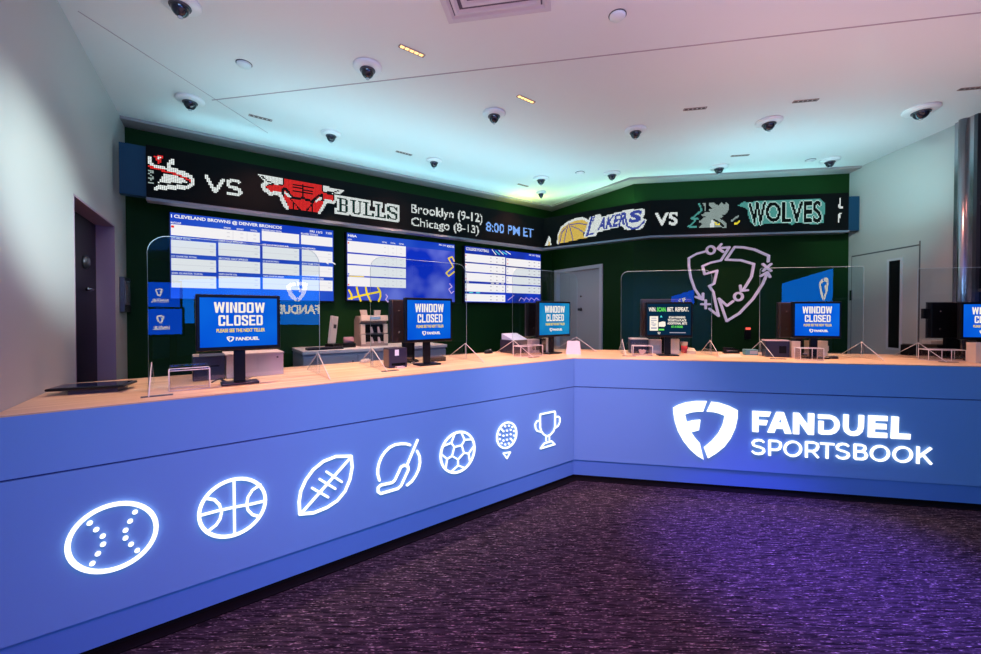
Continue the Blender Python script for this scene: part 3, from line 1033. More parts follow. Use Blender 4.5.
# ================================================================== TELEVISIONS on the back wall
M_tvblue = screen_mat('tv_picture_blue', (0.005, 0.04, 0.50), (0.03, 0.11, 0.62), 1.0, 1.4)
M_tvb2 = screen_mat('tv_picture_cloud', (0.005, 0.03, 0.52), (0.15, 0.19, 0.72), 1.0, 2.6, .42, .75)
M_tvnavy = screen_mat('tv_picture_navy', (0.01, 0.025, 0.22), (0.01, 0.05, 0.65), 1.0, 2.5)
TY = -.07
def tv(label, pl, pr, ptl, pbr, m):
    """pl/pr: left and right edge columns; ptl: top-left row, pbr: bottom row at the right"""
    x0 = WA.uv(pl, 260, TY)[0]; x1 = WA.uv(pr, 260, TY)[0]
    z1 = WA.uv(pl, ptl, TY)[1]; z0 = WA.uv(pr, pbr, TY)[1]
    t = thing('television', label, 'television', at(WA, x0, 0, z0), WA.rot, 'odds televisions on the green wall')
    w, h = x1 - x0, z1 - z0
    b = MB(); b.box(-.012, w + .012, TY + .004, -.0, -.012, h + .012, M_black); part('case', b, t, .004)
    b = MB(); b.rect(0, 0, w, h, TY, m)
    U = lambda px, py=260: WA.uv(px, py, TY)[0] - x0
    return t, b, w, h, U
def R(b, w, h, u0, v0, u1, v1, m, lay=1):
    """u in metres, v as a fraction from the top"""
    b.rect(u0, h * (1 - v1), u1, h * (1 - v0), TY - .0007 * lay, m)
def T(b, s, h, u0, v0, u1, v1, m, off=.0, lay=2):
    b.text(s, u0, h * (1 - v1), u1, h * (1 - v0), TY - .0007 * lay, m, off)
# first
t, b, w, h, U = tv('widest odds television, leftmost of the three below the ticker', 170.4, 333.4, 212.3, 301, M_tvblue)
print('tv1', w, h)
T(b, 'I CLEVELAND BROWNS @ DENVER BRONCOS', h, U(171.5), .018, U(282), .070, M_scrw, .03)
T(b, 'FRI 12/2   7:00', h, U(310), .03, U(332), .06, M_scrw, .02)
us = [0, U(216), U(217.8), U(260), U(262), U(299.2), U(301.2), w - .01]
rows = [(.135, .262), (.315, .475), (.528, .675), (.725, .872)]
names = [['MATCHUP'], ['1ST HALF TOTAL', 'FIRST HALF SPREAD', '1ST HALF MONEYLINE', 'FIRST QUARTER SPREAD'], ['1ST QUARTER TOTAL', 'SECOND HALF SPREAD', '1ST QUARTER SPREAD', 'BOTH TEAMS TOTAL'], ['2ND QUARTER TOTAL', 'FOURTH QUARTER TOTAL', 'THIRD QUARTER SPREAD', 'SECOND HALF SPREAD']]
R(b, w, h, us[0] + .006, rows[0][0], us[3], rows[0][1], M_scrw)
for x in (U(233), U(247)): R(b, w, h, x, rows[0][0], x + .004, rows[0][1], M_scrl, 2)
R(b, w, h, us[4], rows[0][0] - .03, us[5], rows[0][1] - .03, M_scrw); R(b, w, h, us[6], rows[0][0] - .03, us[7], rows[0][1] - .03, M_scrw)
T(b, 'MATCHUP', h, .006, .105, U(181.5), .128, M_scrw, .02)
for s_, x in (('SPREAD', 224), ('MONEY', 237), ('TOTAL', 250.5)): T(b, s_, h, U(x), .105, U(x + 7), .125, M_scrw, .02)
T(b, 'SECOND HALF TOTAL', h, us[4], .082, U(282), .102, M_scrw, .02); T(b, 'PLAYER TOTALS', h, us[6], .075, U(318), .10, M_scrw, .02)
R(b, w, h, .008, .15, .03, .175, M_scrred, 2)
for x in (227, 240.5, 253.5):
    for v in (.165, .215): R(b, w, h, U(x), v, U(x + 3), v + .012, M_scrl, 2)
for k, (v0, v1) in enumerate(rows[1:]):
    for c in range(4):
        dv = -.012 if c > 0 else 0
        R(b, w, h, us[2 * c] + .006, v0 + dv, us[2 * c + 1], v1 + dv, M_scrw)
        R(b, w, h, us[2 * c] + .006, (v0 + v1) / 2 + dv, us[2 * c + 1], (v0 + v1) / 2 + dv + .005, M_scrl, 2)
        T(b, names[k + 1][c], h, us[2 * c] + .008, v0 + dv - .032, us[2 * c] + .008 + (us[2 * c + 1] - us[2 * c]) * (.42 + .13 * ((c + k) % 3)), v0 + dv - .008, M_scrw, .02)
        for vv in (.2, .65):
            v = v0 + (v1 - v0) * vv + dv
            R(b, w, h, us[2 * c + 1] - .05, v, us[2 * c + 1] - .02, v + .012, M_scrl, 2)
for (a, c_) in (((323, 249), (329, 252)), ((330, 249), (333, 252))):
    b.stroke([(U(a[0]), h * (1 - .43)), (U(a[0] + 5), h * (1 - .475))], .012, TY - .0021, M_scrw)
b.stroke([(U(326), h * .36), (U(331), h * .40)], .012, TY - .0021, M_scrw)
part('screen', b, t)
# second
t, b, w, h, U = tv('odds television with yellow court lines, middle of the three', 347, 454.6, 232.6, 302, M_tvb2)
R(b, w, h, 0, 0, w, .12, M_tvblue, .5)
T(b, 'NBA', h, U(348), .022, U(357), .058, M_scrw, .03)
T(b, 'NBA', h, U(348), .085, U(352), .105, M_scrw, .02)
for x in (382, 390.5, 399): T(b, 'TOTAL', h, U(x), .075, U(x + 5), .098, M_scrw, .02)
T(b, 'FRI 12/2', h, U(439), .02, U(446), .045, M_scrw, .02); T(b, 'MONEYLINE', h, U(447), .02, U(454), .06, M_scrw, .02)
ur = U(405.8)
for (v0, v1) in ((.118, .285), (.308, .458), (.478, .630), (.652, .79)):
    R(b, w, h, .005, v0, ur, v1, M_scrw)
    for x in (388, 396.5):
        R(b, w, h, U(x), v0, U(x) + .003, v1, M_scrl, 2)
    for x in (384, 392, 400):
        for vv in (.25, .7): R(b, w, h, U(x), v0 + (v1 - v0) * vv, U(x + 2), v0 + (v1 - v0) * vv + .012, M_scrl, 2)
for v, m in ((.14, M_scrred), (.60, M_blue0), (.76, M_scrred)): R(b, w, h, .008, v, .024, v + .02, m, 2)
R(b, w, h, .02, .635, .2, .648, M_scry, 2)
K = lambda pts, ox=345, oy=228, s=8.175: [(WA.uv(ox + x / s, oy + y / s, TY)[0] - (WA.uv(347, 260, TY)[0]), WA.uv(ox + x / s, oy + y / s, TY)[1] - WA.uv(454.6, 302, TY)[1]) for (x, y) in pts]
for p in ([(30, 578), (150, 548), (278, 522)], [(32, 508), (52, 545), (55, 580)], [(95, 486), (108, 540), (128, 595)], [(170, 486), (178, 535), (210, 598)], [(268, 488), (288, 520), (290, 560), (275, 598)]):
    b.stroke(K(p), .022, TY - .0016, M_scry)
b.stroke(K([(845, 248), (876, 235), (892, 270)]), .018, TY - .0016, M_scry); b.stroke(K([(845, 248), (884, 318), (826, 368), (848, 394), (893, 358)]), .018, TY - .0016, M_scry)
b.stroke(K([(855, 455), (875, 480), (848, 500), (868, 535), (888, 518)]), .012, TY - .0016, M_scrlav)
b.stroke(K([(335, 545), (348, 560), (332, 585), (350, 605), (362, 595)]), .012, TY - .0016, M_scrlav)
part('screen', b, t)
# third
t, b, w, h, U = tv('odds television nearest the grey door, packed with game rows', 464.9, 540.7, 246, 303.4, M_tvnavy)
T(b, 'COLLEGE FOOTBALL', h, U(466), .018, U(489), .07, M_scrw, .02)
for k in range(5): b.stroke([(U(492 + 3.4 * k), h * (.99 - .02 * (k % 2))), (U(496 + 3.6 * k), h * (.90 + .01 * k))], .012, TY - .0016, M_scrcyan if k % 2 else M_scrw)
T(b, 'FRI 12/2', h, U(529), .02, U(534.5), .05, M_scrw, .02); T(b, 'TOTAL', h, U(535.5), .02, U(540), .06, M_scrw, .02)
xm = U(505.2)
for (v0, v1) in ((.131, .276), (.300, .450), (.472, .620), (.662, .808), (.850, .985)):
    R(b, w, h, .004, v0, xm, v1, M_scrw)
    for x in (493, 499): R(b, w, h, U(x), v0, U(x) + .003, v1, M_scrl, 2)
    for x in (490, 496, 502):
        for vv in (.22, .68): R(b, w, h, U(x), v0 + (v1 - v0) * vv, U(x + 1.6), v0 + (v1 - v0) * vv + .016, M_scrd, 2)
    for i, vv in enumerate((.16, .66)): R(b, w, h, .008, v0 + (v1 - v0) * vv, .022, v0 + (v1 - v0) * vv + .02, (M_scrred, M_scrd, M_scrred)[i + (1 if v0 > .4 else 0)], 2)
for (v0, v1) in ((.142, .290), (.315, .462), (.488, .636), (.662, .808)):
    R(b, w, h, U(506.2), v0, w - .004, v1, M_scrw)
    for x in (531.5, 536.5): R(b, w, h, U(x), v0, U(x) + .003, v1, M_scrl, 2)
    for x in (528.5, 533.6, 538):
        for vv in (.22, .68): R(b, w, h, U(x), v0 + (v1 - v0) * vv, U(x + 1.6), v0 + (v1 - v0) * vv + .016, M_scrd, 2)
    for i, vv in enumerate((.16, .66)): R(b, w, h, U(507.2), v0 + (v1 - v0) * vv, U(508.2), v0 + (v1 - v0) * vv + .02, M_scrred if v0 < .2 else M_scrd, 2)
for x in (466, 491, 496, 501): R(b, w, h, U(x), .63, U(x + 3), .648, M_scrl, 2)
for x in (469, 476): R(b, w, h, U(x), .82, U(x + 4), .836, M_scrcyan, 2)
b.stroke([(U(508), h * .05), (U(514), h * .15)], .008, TY - .0016, M_scrlav)
for k in range(4): b.stroke([(U(519 + 5 * k), h * .04), (U(521 + 5 * k), h * .11), (U(524 + 5 * k), h * .07)], .008, TY - .0016, M_scrlav)
part('screen', b, t)

# ================================================================== line-art shield on the right green wall
M_lav = mat('lavender_white_raised_line', (0.72, 0.60, 0.74), 0.4, em=(0.72, 0.60, 0.76), es=.28)  # mild glow added to make the raised lines look bright
wy = -.03
kc = lambda pts: [WC.uv(680 + x / 6.536, 230 + y / 6.536, wy) for (x, y) in pts]
sh = thing('shield_wall_emblem', 'large pale line-art shield with play arrows on the dark green wall', 'wall emblem', at(WC, 0, 0, 0), WC.rot)
WD = .026
def ln(nm, *pls, closed=False):
    b = MB()
    for p in pls: b.stroke(kc(p), WD, wy, M_lav, .028, closed=closed)
    part(nm, b, sh)
ln('outline', [(165, 140), (110, 155), (60, 183), (60, 235), (72, 310), (98, 385), (140, 445)])
ln('arrow_head', [(105, 437), (152, 455), (153, 415)])
b = MB(); b.ring(kc([(203, 130)])[0], .047, WD, wy, M_lav, .028); part('circle_mark', b, sh)
ln('arrow_head', [(272, 92), (250, 118), (285, 142)])
ln('outline', [(250, 118), (325, 112), (270, 198), (205, 212), (150, 235), (163, 288), (245, 265), (225, 350), (193, 366), (220, 405), (240, 500), (255, 562), (195, 515)])
ln('cross_mark', [(142, 485), (196, 485)], [(170, 460), (170, 512)])
ln('outline', [(580, 205), (583, 168), (490, 127), (420, 113), (360, 110), (303, 193), (400, 197), (486, 222), (470, 305), (415, 395)])
ln('arrow_head', [(397, 363), (402, 398), (445, 393)])
b = MB(); b.ring(kc([(385, 435)])[0], .047, WD, wy, M_lav, .028); part('circle_mark', b, sh)
ln('outline', [(350, 465), (310, 495), (257, 448), (308, 595), (390, 545), (480, 450), (545, 350), (575, 278)])
ln('arrow_head', [(532, 300), (574, 275), (592, 306)])
ln('cross_mark', [(545, 222), (598, 266)], [(598, 222), (548, 266)])

# small wall switch with a red lamp
u, z = WC.uv(747.3, 329)
t = thing('wall_switch', 'small black wall switch with a glowing red lamp under the shield', 'switch', at(WC, u, 0, z), WC.rot)
b = MB(); b.box(-.035, .035, -.02, -.0, -.13, .03, M_black); part('body', b, t, .003)
b = MB(); b.box(-.028, .028, -.024, -.0201, -.008, .02, emis('red_lamp', (1, .12, .08), 1.2)); part('lamp', b, t)
# door reader on the left wall
u0, z0 = FL.uv(119.5, 312); u1, z1 = FL.uv(126, 279)
t = thing('wall_reader', 'slim grey door reader on the pale wall beside the dark doorway', 'door reader', at(FL, u0, 0, z0), FL.rot)
b = MB(); b.box(0, u1 - u0 - .03, -.035, 0, 0, z1 - z0, M_darkmetal); part('body', b, t, .004)
b = MB(); b.box(.02, u1 - u0 - .05, -.038, -.0351, .06, z1 - z0 - .03, mat('reader_face', (.18, .18, .2), .2)); part('face', b, t)

# ================================================================== TELLER SCREENS
def norm(pts): return [((x - 78) / 602.0, (605 - y) / 547.0) for (x, y) in pts]
NSL, NSR = norm(SHL), norm(SHR)
def small_shield(b, x0, z0, x1, z1, y, m):
    for P in (NSL, NSR):
        b.flat([(x0 + (x1 - x0) * a, z0 + (z1 - z0) * c) for (a, c) in P], y, m)
def block_word(b, word, x0, z0, x1, z1, y, m):
    a, c = .32, .16
    Q = {'I': [[(.0, 0), (1, 0), (1, 1), (0, 1)]],
         'L': [[(0, 0), (a, 0), (a, 1), (0, 1)], [(a, 0), (1, 0), (1, c), (a, c)]],
         'E': [[(0, 0), (a, 0), (a, 1), (0, 1)], [(a, 0), (1, 0), (1, c), (a, c)], [(a, 1 - c), (1, 1 - c), (1, 1), (a, 1)], [(a, .43), (.88, .43), (.88, .58), (a, .58)]],
         'C': [[(0, .10), (a, .10), (a, .90), (0, .90)], [(0, .10), (.12, 0), (.88, 0), (1, .10), (1, .36), (1 - a, .36), (1 - a, c), (a, c), (a, .2)], [(0, .90), (a, .8), (a, 1 - c), (1 - a, 1 - c), (1 - a, .64), (1, .64), (1, .90), (.88, 1), (.12, 1)]],
         'O': [[(0, .10), (a, .10), (a, .90), (0, .90)], [(1 - a, .10), (1, .10), (1, .90), (1 - a, .90)], [(0, .10), (.12, 0), (.88, 0), (1, .10), (1 - a, c), (a, c)], [(0, .90), (a, 1 - c), (1 - a, 1 - c), (1, .90), (.88, 1), (.12, 1)]],
         'D': [[(0, 0), (a, 0), (a, 1), (0, 1)], [(1 - a, .12), (1, .12), (1, .88), (1 - a, .88)], [(a, 0), (.85, 0), (1, .12), (1 - a, c), (a, c)], [(a, 1 - c), (1 - a, 1 - c), (1, .88), (.85, 1), (a, 1)]],
         'S': [[(0, .10), (.12, 0), (.88, 0), (1, .10), (1, .45), (1 - a, .40), (1 - a, c), (a, c), (a, .33), (0, .33)], [(0, .90), (0, .58), (a, .62), (a, 1 - c), (1 - a, 1 - c), (1 - a, .68), (1, .68), (1, .90), (.88, 1), (.12, 1)], [(0, .58), (1 - a, .34), (1, .44), (a, .68)]],
         'N': [[(0, 0), (a, 0), (a, 1), (0, 1)], [(1 - a, 0), (1, 0), (1, 1), (1 - a, 1)], [(a, 1), (a - .05, 1), (1 - a - .02, 0), (1 - a + .05, 0), (1 - a, .35), (a, 1)]],
         'W': [[(0, 1), (.22, 1), (.36, 0), (.16, 0)], [(.16, 0), (.36, 0), (.56, 1), (.43, 1)], [(.43, 1), (.56, 1), (.84, 0), (.64, 0)], [(.64, 0), (.84, 0), (1, 1), (.78, 1)]]}
    wd = {'I': .36, 'W': 1.45}
    tot = sum(wd.get(k, 1.0) for k in word) + .16 * (len(word) - 1)
    x = 0
    for k in word:
        w_ = wd.get(k, 1.0)
        for P in Q[k]:
            b.flat([(x0 + (x1 - x0) * (x + p[0] * w_) / tot, z0 + (z1 - z0) * p[1]) for p in P], y, m)
        x += w_ + .16
M_mon = screen_mat('teller_screen_blue', (0.0, 0.055, 0.62), (0.005, 0.17, 0.78), 1.0, 2.0)
M_mon2 = screen_mat('teller_screen_teal_blue', (0.0, 0.10, 0.42), (0.02, 0.35, 0.60), 1.0, 2.5)
def monitor(frame, label, xl, xr, yt, yb, yl, kind=0, base_x=None, group='blue WINDOW CLOSED teller screens', tilt=0):
    x0 = frame.uv(xl, 320, yl)[0]; x1 = frame.uv(xr, 320, yl)[0]
    xm = (xl + xr) / 2
    z1 = frame.uv(xm, yt, yl)[1]; z0 = frame.uv(xm, yb, yl)[1]
    cx = (x0 + x1) / 2; w = x1 - x0; h = z1 - z0
    print('monitor', round(w, 3), round(h, 3), round(z0 - CT, 3))
    t = thing('teller_monitor', label, 'monitor', at(frame, cx, yl, CT), frame.rot, group)
    zz = z0 - CT
    b = MB(); b.box(-w / 2, w / 2, .0, .035, zz, zz + h, M_black); part('case', b, t, .006)
    bz = .018
    sw, sh_ = w - 2 * bz, h - 2 * bz - .004
    X = lambda a: -sw / 2 + sw * a
    Z = lambda v: zz + bz + .004 + sh_ * (1 - v)
    b = MB()
    Y = -.0012
    if kind < 2:
        b.rect(X(0), Z(1), X(1), Z(0), Y, M_mon if kind == 0 else M_mon2)
        block_word(b, 'WINDOW', X(.17), Z(.305), X(.83), Z(.09), Y - .0008, M_pale)
        block_word(b, 'CLOSED', X(.225), Z(.57), X(.80), Z(.355), Y - .0008, M_pale)
        b.text('PLEASE SEE THE NEXT TELLER', X(.20), Z(.705), X(.83), Z(.63), Y - .0008, M_scry, .03)
        small_shield(b, X(.325), Z(.905), X(.42), Z(.79), Y - .0008, M_pale)
        b.text('FANDUEL', X(.44), Z(.88), X(.75), Z(.81), Y - .0008, M_pale, .045)
    else:
        b.rect(X(0), Z(1), X(1), Z(0), Y, emis('screen_deep_teal', (0.003, 0.022, 0.055), 1.0))
        fx = lambda x: X((x - 95) / 580.0); fz = lambda y: Z((y - 110) / 415.0)
        for s_, a, c, m in (('WIN.', 112, 212, M_pale), ('SCAN.', 224, 350, M_scrg), ('BET.', 365, 452, M_pale), ('REPEAT.', 470, 648, M_pale)):
            b.text(s_, fx(a), fz(212), fx(c), fz(155), Y - .0008, m, .03)
        b.rect(fx(128), fz(470), fx(240), fz(275), Y - .0008, M_pale)
        for i, (a, c, d) in enumerate(((295, 150, 218), (325, 145, 222), (350, 150, 185), (375, 150, 215), (395, 165, 205))):
            b.rect(fx(c), fz(a + 12), fx(d), fz(a), Y - .0016, M_scrd)
        b.rect(fx(146), fz(445), fx(222), fz(425), Y - .0016, M_scrd)
        b.flat([(fx(x), fz(y)) for (x, y) in ((248, 360), (300, 345), (338, 350), (342, 400), (325, 418), (248, 415))], Y - .0008, M_pale)
        b.flat([(fx(x), fz(y)) for (x, y) in ((262, 290), (300, 290), (282, 262))], Y - .0008, M_scrcyan)
        b.rect(fx(248), fz(465), fx(322), fz(445), Y - .0008, M_scrg)
        for s_, a, c, y, m in (('SCAN WINNING', 385, 602, 275, M_pale), ('TICKETS & PLACE', 370, 616, 315, M_pale), ('ADDITIONAL BETS', 365, 626, 356, M_pale), ('AT A KIOSK', 415, 575, 400, M_scrg)):
            b.text(s_, fx(a), fz(y + 30), fx(c), fz(y), Y - .0008, m, .035)
        b.rect(fx(395), fz(500), fx(610), fz(490), Y - .0008, M_scrd)
        small_shield(b, fx(235), fz(520), fx(272), fz(488), Y - .0008, M_pale)
    part('screen', b, t)
    b = MB(); b.box(-.028, .028, .036, .062, .012, zz + h * .5, M_black); part('stand', b, t, .003)
    b = MB(); b.box(-.09, .09, -.02, .10, 0, .0115, M_black); part('base', b, t, .004)
    return t
monitor(FA, 'largest WINDOW CLOSED screen, between the tablet and the first acrylic box', 195.5, 280.3, 294.8, 350.2, .25)
monitor(FA, 'WINDOW CLOSED screen beside the black printer box and cash counter', 405, 452.3, 298, 342, .34)
monitor(FA, 'pale blue WINDOW CLOSED screen in front of the grey door', 538, 570.5, 301.3, 336.8, .36, 1)
monitor(FB, 'dark screen reading WIN SCAN BET REPEAT left of the wall emblem', 645.3, 692.8, 302, 337.2, .34, 2, group=None)
monitor(FB, 'WINDOW CLOSED screen in front of the mirrored blue panel right of the emblem', 792.6, 841.8, 301.5, 338.3, .34)
monitor(FB, 'WINDOW CLOSED screen cut off by the right edge of the picture', 960.8, 1016, 302, 340, .34)

# ================================================================== ACRYLIC TELLER SHIELDS
def shield(frame, label, xl, xr, yl, ytop, xt, rad=.09, bh=.14, hb=.27, ends=(1, 1)):
    x0 = frame.uv(xl, 320, yl)[0]; x1 = frame.uv(xr, 320, yl)[0]
    zt = frame.uv(xt, ytop, yl)[1] - CT
    print('shield', round(x1 - x0, 2), round(zt, 3))
    w = x1 - x0
    t = thing('acrylic_shield', label, 'sneeze guard', at(frame, x0, yl, CT), frame.rot, 'clear teller shields')
    pts = [(0, .004), (w, .004)]
    for k in range(7):
        a = math.radians(90 * k / 6); pts.append((w - rad + rad * math.cos(a), zt - rad + rad * math.sin(a)))
    for k in range(7):
        a = math.radians(90 + 90 * k / 6); pts.append((rad + rad * math.cos(a), zt - rad + rad * math.sin(a)))
    b = MB(); b.prism(pts, 'y', -.003, .003, M_gl)
    part('panel', b, t)
    for e, x in ((ends[0], .012), (ends[1], w - .012)):
        if not e: continue
        b = MB()
        b.prism([(-hb, .0), (hb, .0), (0, bh)], 'x', x - .002, x + .002, M_glbox)
        br = part('support_bracket', b, t)
        b = MB()
        def bar(p, q, r=.0022):
            b.tube([(x, p[0], p[1]), (x, q[0], q[1])], r, M_edge, 6)
        bar((-hb, .004), (0, bh)); bar((hb, .004), (0, bh)); bar((0, .004), (0, bh), .0018)
        part('polished_edge', b, br)
        b = MB(); b.box(x - .03, x + .09, -hb + .01, -hb + .035, 0, .004, M_darkmetal)
        part('foot_plate', b, br) if x < w / 2 else None
    b = MB()
    ed = [(0, .01)] + [(p[0], p[1]) for p in reversed(pts[9:])] + [(p[0], p[1]) for p in reversed(pts[2:9])] + [(w, .01)]
    b.tube([(p[0], 0, p[1]) for p in ed], .0016, mat('shield_edge', (.45, .60, .68), .3), 5)
    part('edge', b, t)
    return t
shield(FA, 'clear acrylic shield behind the largest screen, nearest the left wall', 148, 319.5, .37, 236, 165)
shield(FA, 'clear acrylic shield in front of the yellow-lined television', 370.5, 466.5, .48, 262.3, 440)
shield(FA, 'clear acrylic shield in front of the grey door', 512.5, 577, .50, 271, 550)
shield(FB, 'clear acrylic shield behind the WIN SCAN BET REPEAT screen', 621, 711.7, .50, 271, 650, .07)
shield(FB, 'clear acrylic shield reflecting a blue panel, right of the wall emblem', 759.6, 863.3, .50, 267.3, 810, .02)
shield(FB, 'clear acrylic shield at the right end by the black touchscreen', 917, 1040, .50, 268, 940, .02)

# ---- clear boxes and other boxes standing on the counters
def ground(frame, pl, pr, ytop, depth, z=CT, ymin=None):
    a = onz(pl[0], pl[1], z); c = onz(pr[0], pr[1], z)
    A_ = frame.loc(a); B_ = frame.loc(c)
    y = (A_.y + B_.y) / 2
    if ymin is not None: y = ymin
    x0 = frame.uv(pl[0], 340, y)[0]; x1 = frame.uv(pr[0], 340, y)[0]
    h = frame.uv(pl[0], ytop, y)[1] - z
    return x0, x1, y, h, depth
def clear_box(frame, label, pl, pr, ytop, depth, divs=()):
    x0, x1, y, h, d = ground(frame, pl, pr, ytop, depth)
    print('clear box', round(x1 - x0, 3), round(y, 3), round(h, 3))
    t = thing('acrylic_box', label, 'acrylic box', at(frame, x0, y, CT), frame.rot, 'clear boxes on the counters')
    w = x1 - x0; th = .003
    for nm, q in (('front_wall', (0, w, 0, th, 0, h)), ('back_wall', (0, w, d - th, d, 0, h)), ('side_wall', (0, th, th, d - th, 0, h)), ('side_wall', (w - th, w, th, d - th, 0, h)), ('lid', (0, w, 0, d, h, h + th))):
        b = MB(); b.box(*q, M_glbox); part(nm, b, t)
    b = MB()
    cs = [(0, 0), (w, 0), (w, d), (0, d)]
    for i in range(4):
        p, q = cs[i], cs[(i + 1) % 4]
        b.tube([(p[0], p[1], h + th), (q[0], q[1], h + th)], .0024, M_edge, 5)
        b.tube([(p[0], p[1], .003), (p[0], p[1], h + th)], .0024, M_edge, 5)
        b.tube([(p[0], p[1], .003), (q[0], q[1], .003)], .0018, M_edge, 5)
    for k in divs:
        b.tube([(w * k, 0, .003), (w * k, 0, h)], .002, M_edge, 5)
    part('edges', b, t)
    return t
clear_box(FA, 'clear acrylic box between the left wall tablet and the largest screen', (168.5, 391.5), (209.5, 388.8), 372, .10)
clear_box(FA, 'clear divided acrylic box under the pale blue screen', (520.8, 357.3), (542.7, 356), 347, .10, (.36,))
clear_box(FB, 'clear acrylic box holding a crumpled slip under the dark screen', (633.3, 356), (652.5, 356), 346.2, .09)
clear_box(FB, 'clear acrylic box in front of the cream boxes', (800.8, 360.6), (824, 360.8), 348.7, .09, (.5,))
clear_box(FB, 'clear divided acrylic box below the black touchscreen', (928.8, 360.4), (966.2, 362), 350.2, .10, (.36, .62))

def block(name, frame, label, cat, pl, pr, ytop, depth, m, bevel=.004, z=CT, group=None, ymin=None):
    x0, x1, y, h, d = ground(frame, pl, pr, ytop, depth, z, ymin)
    print(name, 'w', round(x1 - x0, 3), 'y', round(y, 3), 'h', round(h, 3))
    t = thing(name, label, cat, at(frame, x0, y, z), frame.rot, group)
    b = MB(); b.box(0, x1 - x0, 0, d, 0, h, m); part('body', b, t, bevel)
    return t, x1 - x0, h, d
def add(t, nm, *q, bevel=0):
    b = MB(); b.box(*q); return part(nm, b, t, bevel)

# station 1
t, w, h, d = block('ticket_printer', FA, 'dark ticket printer behind the largest screen and first acrylic box', 'printer', (192.5, 384), (225, 381.5), 357, .20, M_navy, ymin=.52)
add(t, 'paper_slot', .03, w - .03, -.002, .01, h * .55, h * .62, M_black); add(t, 'sensor_cap', .0, .03, .0, .03, h, h + .014, M_beige)
t, w, h, d = block('metal_case', FA, 'mauve grey metal case behind the stand of the largest screen', 'case', (226, 380), (283.3, 375.8), 356, .24, M_mauve, ymin=.52)
add(t, 'lid', -.004, w + .004, -.004, d + .004, h, h + .008, M_mauve); add(t, 'latch', w - .04, w - .03, -.006, 0, h * .8, h * .86, M_black)
# cables
def cable(label, frame, pts, r=.004, m=M_blackm, name='cable'):
    o = MB()
    P0 = pts[0]
    v = [Vector(p) for p in pts]
    sm = []
    for i in range(len(v) - 1):
        a = v[max(0, i - 1)]; b_ = v[i]; c = v[i + 1]; d_ = v[min(len(v) - 1, i + 2)]
        for k in range(6):
            t_ = k / 6
            sm.append(.5 * ((2 * b_) + (c - a) * t_ + (2 * a - 5 * b_ + 4 * c - d_) * t_ ** 2 + (3 * b_ - a - 3 * c + d_) * t_ ** 3))
    sm.append(v[-1])
    c0 = sm[0]
    o.tube([p - Vector((c0.x, c0.y, 0)) for p in sm], r, m, 6)
    ob = part(name, o)
    ob.location = at(frame, c0.x, c0.y, CT); ob.rotation_euler = (0, 0, frame.rot)
    ob['label'] = label; ob['category'] = 'cable'
    return ob
def fl2(frame, px, py):
    p = frame.loc(onz(px, py, CT)); return p
def cab(label, frame, pxs, r=.004, m=M_blackm, hs=None):
    pts = []
    for i, (x, y) in enumerate(pxs):
        p = fl2(frame, x, y); pts.append((p.x, p.y, (hs[i] if hs else 0) + r + .0005))
    return cable(label, frame, pts, r, m)
cab('black cable coiled on the counter left of the largest screen stand', FA, [(212, 383), (220, 379.5), (228, 383), (236, 379.5), (228, 377), (222, 381), (232, 385)])
cab('brown cable lying right of the largest screen stand', FA, [(244, 381), (250, 378), (256, 375), (250, 374), (246, 378)], .004, M_taupe)
# tablet near the left wall
p0 = fl2(FA, 91, 393)
t = thing('tablet', 'black tablet lying askew on the counter end by the left wall', 'tablet', at(FA, p0.x, p0.y + .05, CT), FA.rot + math.radians(-14))
b = MB(); b.box(-.145, .155, -.085, .085, .022, .036, M_black); part('body', b, t, .007)
b = MB(); b.box(-.13, .14, -.07, .07, .0361, .0366, mat('tablet_glass', (.008, .012, .05), .06)); part('screen', b, t)
b = MB(); b.box(-.07, .12, -.06, .06, .0, .0215, M_navy); part('rest', b, t)

# station 2
t, w, h, d = block('ticket_printer', FA, 'black cube ticket printer with a pale sticker left of the second screen', 'printer', (389.4, 368.7), (407.2, 366.8), 348.5, .11, M_navy)
add(t, 'sticker', w * .30, w * .52, -.0015, .0, h * .62, h * .92, M_white); add(t, 'lit_side_sheet', -.003, -.0005, .01, d - .01, .01, h - .012, mat('brown_lit_side', (.17, .11, .09), .4))  # thin brown sheet paints the light on the printer's left side
add(t, 'paper_tray', w * .3, w * .72, -.04, -.001, .0, .012, M_mauve); add(t, 'tray_slot', w * .12, w * .88, -.004, .0, .018, .035, M_blackm)
def touch(frame, label, xl, xr, yt, yb, yl, rot=0, m=M_black, extra=None):
    x0 = frame.uv(xl, 320, yl)[0]; x1 = frame.uv(xr, 320, yl)[0]
    z1 = frame.uv((xl + xr) / 2, yt, yl)[1] - CT; z0 = frame.uv((xl + xr) / 2, yb, yl)[1] - CT
    cx = (x0 + x1) / 2; w = x1 - x0
    t = thing('teller_touchscreen', label, 'touchscreen', at(frame, cx, yl, CT), frame.rot + rot)
    add(t, 'case', -w / 2, w / 2, -.02, .025, z0, z1, m, bevel=.008)
    add(t, 'bezel', -w / 2 - .003, w / 2 + .003, .0255, .035, z0 - .003, z1 + .003, M_darkmetal)
    add(t, 'stand', -.05, .05, -.01, .02, .011, z0 - .0005, M_black)
    add(t, 'base', -.07, .07, -.05, .08, 0, .0105, M_black, bevel=.004)
    for (sx, sz) in ((-.3, .25), (.3, .25), (-.3, .75), (.3, .75)):
        b = MB(); b.lathe([(0, 0), (.006, 0), (.006, -.003), (0, -.003)], M_metal, (sx * w, -.02, z0 + (z1 - z0) * sz), 10, axis='y'); part('screw', b, t)
    return t, w, z0, z1
M_brn = mat('dark_brown_plastic', (.045, .025, .025), .3)
